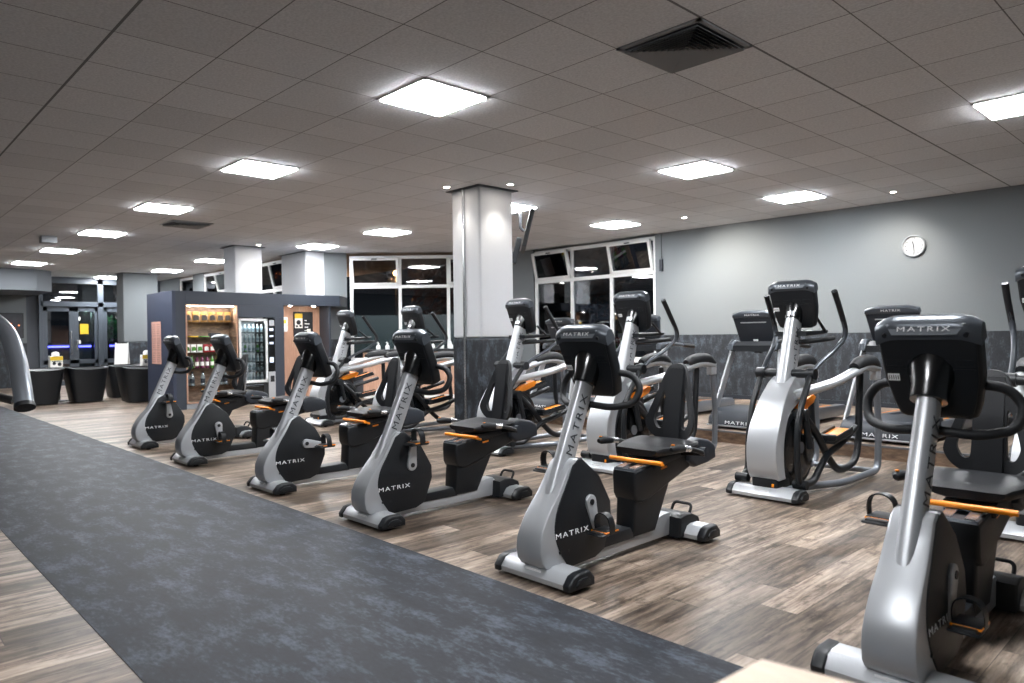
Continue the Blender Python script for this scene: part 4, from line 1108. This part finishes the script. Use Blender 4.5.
cR = Matrix.Rotation(math.atan2(dd.y, dd.x), 4, 'Z')
for k in range(12):
    if pb is None: pb = o = pump()
    else: o = pb.copy(); COL.objects.link(o)
    o.location = cp + (cR @ Vector((.30+.19*k, .12, 1.01))); o.rotation_euler = (0, 0, 2.0)
    tag(o, 'white pump bottle on the black counter top, number %d from the left in the row' % (k+1), 'pump bottle', 'white pump bottles on the counter')

# ================================================================== LOUNGE AT THE FAR LEFT
def tub_chair():
    root = empty('tub_chair', (0, 0, 0))
    # back facing +x; flares upwards
    outer, n = [], 20
    rings = []
    for k in range(7):
        t = k/6; z = .02+.66*t
        hw = .27+.115*t; hd = .30+.06*t
        ring = []
        for j in range(n):
            a = 2*PI*j/n; c, s_ = math.cos(a), math.sin(a)
            ring.append((hd*math.copysign(abs(c)**.32, c), hw*math.copysign(abs(s_)**.32, s_), z+(.06*t*abs(s_) if t > .5 else 0)))
        rings.append(ring)
    for k in range(3):
        t = 1-k*.28; z = .68-.14*k if k else .68
        ring = []
        for j in range(n):
            a = 2*PI*j/n; c, s_ = math.cos(a), math.sin(a)
            ring.append(((.30)*math.copysign(abs(c)**.32, c)-.03, (.33)*math.copysign(abs(s_)**.32, s_), z+(.05 if k == 0 else 0)))
        rings.append(ring)
    MB('black').loft(rings).build('shell', root)
    MB('leather').box((-.32, -.27, .38), (.18, .27, .46), .03, 3).build('seat_cushion', root)
    return root
tcs = [((-17.0, 3.08, 0), 'black flared tub chair, left one of the pair in front of the entrance'), ((-17.0, 3.885, 0), 'black flared tub chair, right one of the pair in front of the entrance'),
       ((-17.7, 4.78, 0), 'black flared tub chair beside the leaning folding board'), ((-16.1, 4.65, 0), 'black flared tub chair partly hidden by the kiosk side')]
tc0 = tub_chair()
for k, (l, lab) in enumerate(tcs):
    o = tc0 if k == 0 else copy_tree(tc0); o.location = l; tag(o, lab, 'armchair', 'black tub chairs in the lounge')
def bistro(loc, lab):
    t = empty('round_table', loc, 0, lab, 'table', 'lounge tables')
    MB('black').lathe([(.001, .69), (.30, .69), (.30, .715), (.001, .715)], (0, 0, 0), n=28).build('tabletop', t)
    MB('black').cyl((0, 0, .02), (0, 0, .69), .03).build('pole', t); MB('black').lathe([(.001, 0), (.22, 0), (.22, .015), (.001, .03)], (0, 0, 0), n=28).build('base', t)
bistro((-17.75, 3.55, 0), 'black round table behind the pair of tub chairs'); bistro((-16.9, 5.1, 0), 'black round table behind the chairs beside the kiosk')
def menu(loc, lab):
    t = empty('menu_stand', loc, .3, lab, 'table display', 'colourful table displays')
    MB('paper').box((-.045, -.13, 0), (.045, .13, .24), .01).build('box', t, 0)
    MB('yellow').box((.045, -.13, .15), (.048, .13, .235)).build('print', t, 0)
    mb = MB('letter_dark'); mb.cyl((.045, -.05, .09), (.049, -.05, .09), .035, 14); mb.cyl((.045, .06, .07), (.049, .06, .07), .04, 14); mb.box((.045, -.1, .125), (.0485, .1, .14)); mb.build('print', t, 0)
    MB('paper').lathe([(.001, .24), (.07, .24), (.075, .29), (.05, .33), (.001, .34)], (0, 0, 0), n=12).build('white_topper', t)
menu((-17.75, 3.50, .715), 'yellow, white and black display on the table behind the pair of tub chairs'); menu((-16.9, 5.05, .715), 'yellow, white and black display on the table nearest the kiosk')
t = empty('folding_board', (-18.9, 5.1, 0), 1.1, 'pale folding board leaning in front of the doors', 'board')
for a in (-14, 14):
    x = Matrix.Translation((0, 0, 1.22)) @ Matrix.Rotation(math.radians(a), 4, 'X')
    mb = MB('pvc', 'paper'); mb.box((-.14, -.012, -1.24), (-.12, .012, 0), xf=x); mb.box((.12, -.012, -1.24), (.14, .012, 0), xf=x); mb.use(1).box((-.12, -.006, -1.15), (.12, .006, -.02), xf=x); mb.build('panel', t, 0)
# things on and behind the doors
mb = MB('yellow'); mb.box((0, 0, 0), (.002, .22, .30)); o = mb.build('door_notice'); o.location = (-23.965, 5.36, 1.48); tag(o, 'yellow notice on the glass entrance door', 'notice')
mb = MB('paper'); mb.box((0, 0, 0), (.002, .12, .10)); o = mb.build('door_sticker'); o.location = (-23.965, 5.15+.1, 1.88); tag(o, 'small white sticker at the top of the middle door', 'sticker')
mb = MB('paper'); mb.box((0, 0, 0), (.002, .12, .10)); o = mb.build('door_sticker'); o.location = (-23.965, 5.25, 1.2); tag(o, 'small white sticker below the yellow notice', 'sticker')
M['picture'] = mat('dark_blurry_picture', '#20242c', .3, noise=.9, nscale=9)
t = empty('framed_picture', (-23.995, 3.25, 1.38), 0, 'large dark picture on the far left wall under the bulkhead', 'picture')
MB('black').box((0, 0, 0), (.03, .73, .70), .006).build('frame', t, 0); MB('picture').box((.03, .03, .03), (.032, .70, .67)).build('print', t, 0)
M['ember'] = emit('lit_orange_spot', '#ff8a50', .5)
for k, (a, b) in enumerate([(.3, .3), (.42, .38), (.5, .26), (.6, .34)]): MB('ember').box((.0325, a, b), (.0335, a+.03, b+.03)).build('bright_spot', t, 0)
M['blue_reflection'] = emit('blue_led_reflection', '#5a5cff', 3.0)
mb = MB('blue_reflection'); mb.box((0, 0, 0), (.03, 2.6, .05)); o = mb.build('led_reflection'); o.location = (-25.448, 4.2, 1.09); tag(o, 'glowing blue bar outside the entrance doors, standing in for LED reflections in their glass', 'light strip')  # emissive bar added in place of blue LED reflections on the door glass
mb = MB('wall_dark'); mb.box((-30, 2.5, -.1), (-24.15, 9, -.02)); o = struct(mb, 'floor', 'dark pavement outside the entrance')
mb = MB('wall_dark'); mb.box((-25.6, 3.2, 0), (-25.45, 8.4, 1.2)); o = mb.build('low_wall'); tag(o, 'low dark wall outside behind the entrance doors', 'wall')
random.seed(3)
def leaf_ball(mb, c, r, n, sz):
    for _ in range(n):
        d = Vector((random.gauss(0, 1), random.gauss(0, 1), random.gauss(0, 1))).normalized()*r*random.uniform(.5, 1)
        p = Vector(c)+Vector((d.x, d.y, d.z*1.2)); q = Vector((random.uniform(-1, 1), random.uniform(-1, 1), random.uniform(-1, 1))).normalized(); u = q.orthogonal().normalized(); v = q.cross(u)
        t = bmesh.new(); t.faces.new([t.verts.new(p+u*sz), t.verts.new(p+v*sz*.5), t.verts.new(p-u*sz), t.verts.new(p-v*sz*.5)]); mb._add(t)
t = empty('leafy_bush', (-25.0, 6.35, 0), 0, 'green leafy bush lit behind the right entrance door', 'bush')
M['leaf'] = leafy('bright_green_leaves', '#2f9a5e', '#1f6b3f'); M['bark'] = mat('brown_bark', '#3a2c22', .8)
mb = MB('leaf'); leaf_ball(mb, (0, 0, 1.65), .36, 420, .06); mb.build('foliage', t, 0); MB('bark').tube([(0, 0, 0), (.03, .02, .7), (0, 0, 1.5)], .03).build('stem', t)
def outlamp(name, loc, e, col, lab):
    L = bpy.data.lights.new(name, 'POINT'); L.energy = e; L.color = col; L.shadow_soft_size = .08
    t = empty('street_lamp', (loc[0], loc[1], 0), 0, lab, 'street lamp')
    MB('darkgrey').tube([(0, 0, 0), (0, 0, loc[2])], .04).build('pole', t); M['glow'] = emit('warm_lamp_globe', '#ffb060', 12); MB('glow').lathe([(.001, -.08), (.08, -.04), (.1, .02), (.06, .09), (.001, .1)], (0, 0, loc[2]+.05), n=14).build('lamp_globe', t)
    o = bpy.data.objects.new('lamp', L); COL.objects.link(o); o.parent = t; o.location = (0, -.2, loc[2]-.15)
outlamp('garden', (-24.9, 5.9, 2.3), 8, (.6, 1, .75), 'small lamp outside above the green bush')
outlamp('street', (-19.6, 11.0, 3.0), 15, (1, .55, .25), 'street lamp glowing orange outside the windows above the kiosk')
outlamp('street', (-19.2, 13.2, 3.25), 22, (1, .5, .2), 'street lamp beside the orange tree outside the left windows')
for k, (tx_, ty_, rr) in enumerate(((-17.3, 13.6, 1.1), (-13.6, 15.6, 1.3))):
    t = empty('autumn_tree', (tx_, ty_, 0), 0, ('orange-lit autumn tree outside the left windows', 'dim brown tree outside the right-hand windows')[k], 'tree')
    M['autumn'] = mat('orange_brown_leaves', '#6b3d20', .7, noise=.5)
    mb = MB('autumn'); leaf_ball(mb, (0, 0, 2.9), rr, 900, .12); mb.build('foliage', t, 0); MB('bark').tube([(0, 0, 0), (.05, 0, 1.2), (0, 0, 2.6)], .09).build('trunk', t)
mb = MB('wall_dark'); mb.box((-40, 11.6, -.3), (10, 40, -.2)); mb.box((-40, 7.9, -.3), (-14, 11.6, -.2)); struct(mb, 'floor', 'dark pavement outside the windows')

# ================================================================== FOREGROUND PIECES
t = empty('cable_machine', (-4.9, .36, 0), 0, 'grey tubular machine arm with a black handle at the left edge of the picture', 'exercise machine')
MB('silver_dark').tube(smooth_path([(0, -.12, 1.62), (-.25+.02, .22, 1.47), (-.02, .36, 1.33), (.16, .39, 1.17), (.30, .39, 1.02), (.36, .39, .925)], 8), .046, 20).build('swing_arm', t)
MB('black').lathe([(.001, -.012), (.048, -.012), (.05, 0), (.05, .012), (.001, .014)], (0, 0, 0), n=20).build('end_cap', t, loc=(.365, .39, .915))
KIDS[t.name][-1].rotation_euler = (0, math.radians(150), 0)
MB('rubber').tube([(-.30, .375, .93), (.18, .385, .93), (.28, .39, .93)], .024, 14).build('handle_grip', t)
MB('steel').tube([(.20, .385, .93), (.34, .39, .93)], .03, 14).build('handle_collar', t)
mb = MB('silver_dark'); mb.box((-.06, -.9, 0), (.06, -.8, 2.1), .01); mb.tube([(0, -.85, 1.62), (0, -.12, 1.62)], .045); mb.box((-.3, -1.3, 0), (.3, -.5, .06), .01); mb.build('machine_frame', t)
M['pale_wood'] = wood('pale_birch_top', '#c9b29c', '#dcc8b4', (2, 14, 2))
t = empty('wooden_bench', (-.54, 1.035, 0), math.radians(-2), 'pale blurred wooden bench corner at the bottom edge, closest to the camera', 'bench')
mb = MB('pale_wood'); mb.prism([(0, 0), (-.02, -.5), (1.1, -.5), (1.1, .10), (.2, .04)], .70, .75, 'z', .006); mb.build('seat_board', t)
for (a, b) in ((.05, -.08), (.05, -.44), (1.03, -.44), (1.03, .0)):
    MB('pale_wood').box((a-.03, b-.03, 0), (a+.03, b+.03, .70), .004).build('leg', t, 0)
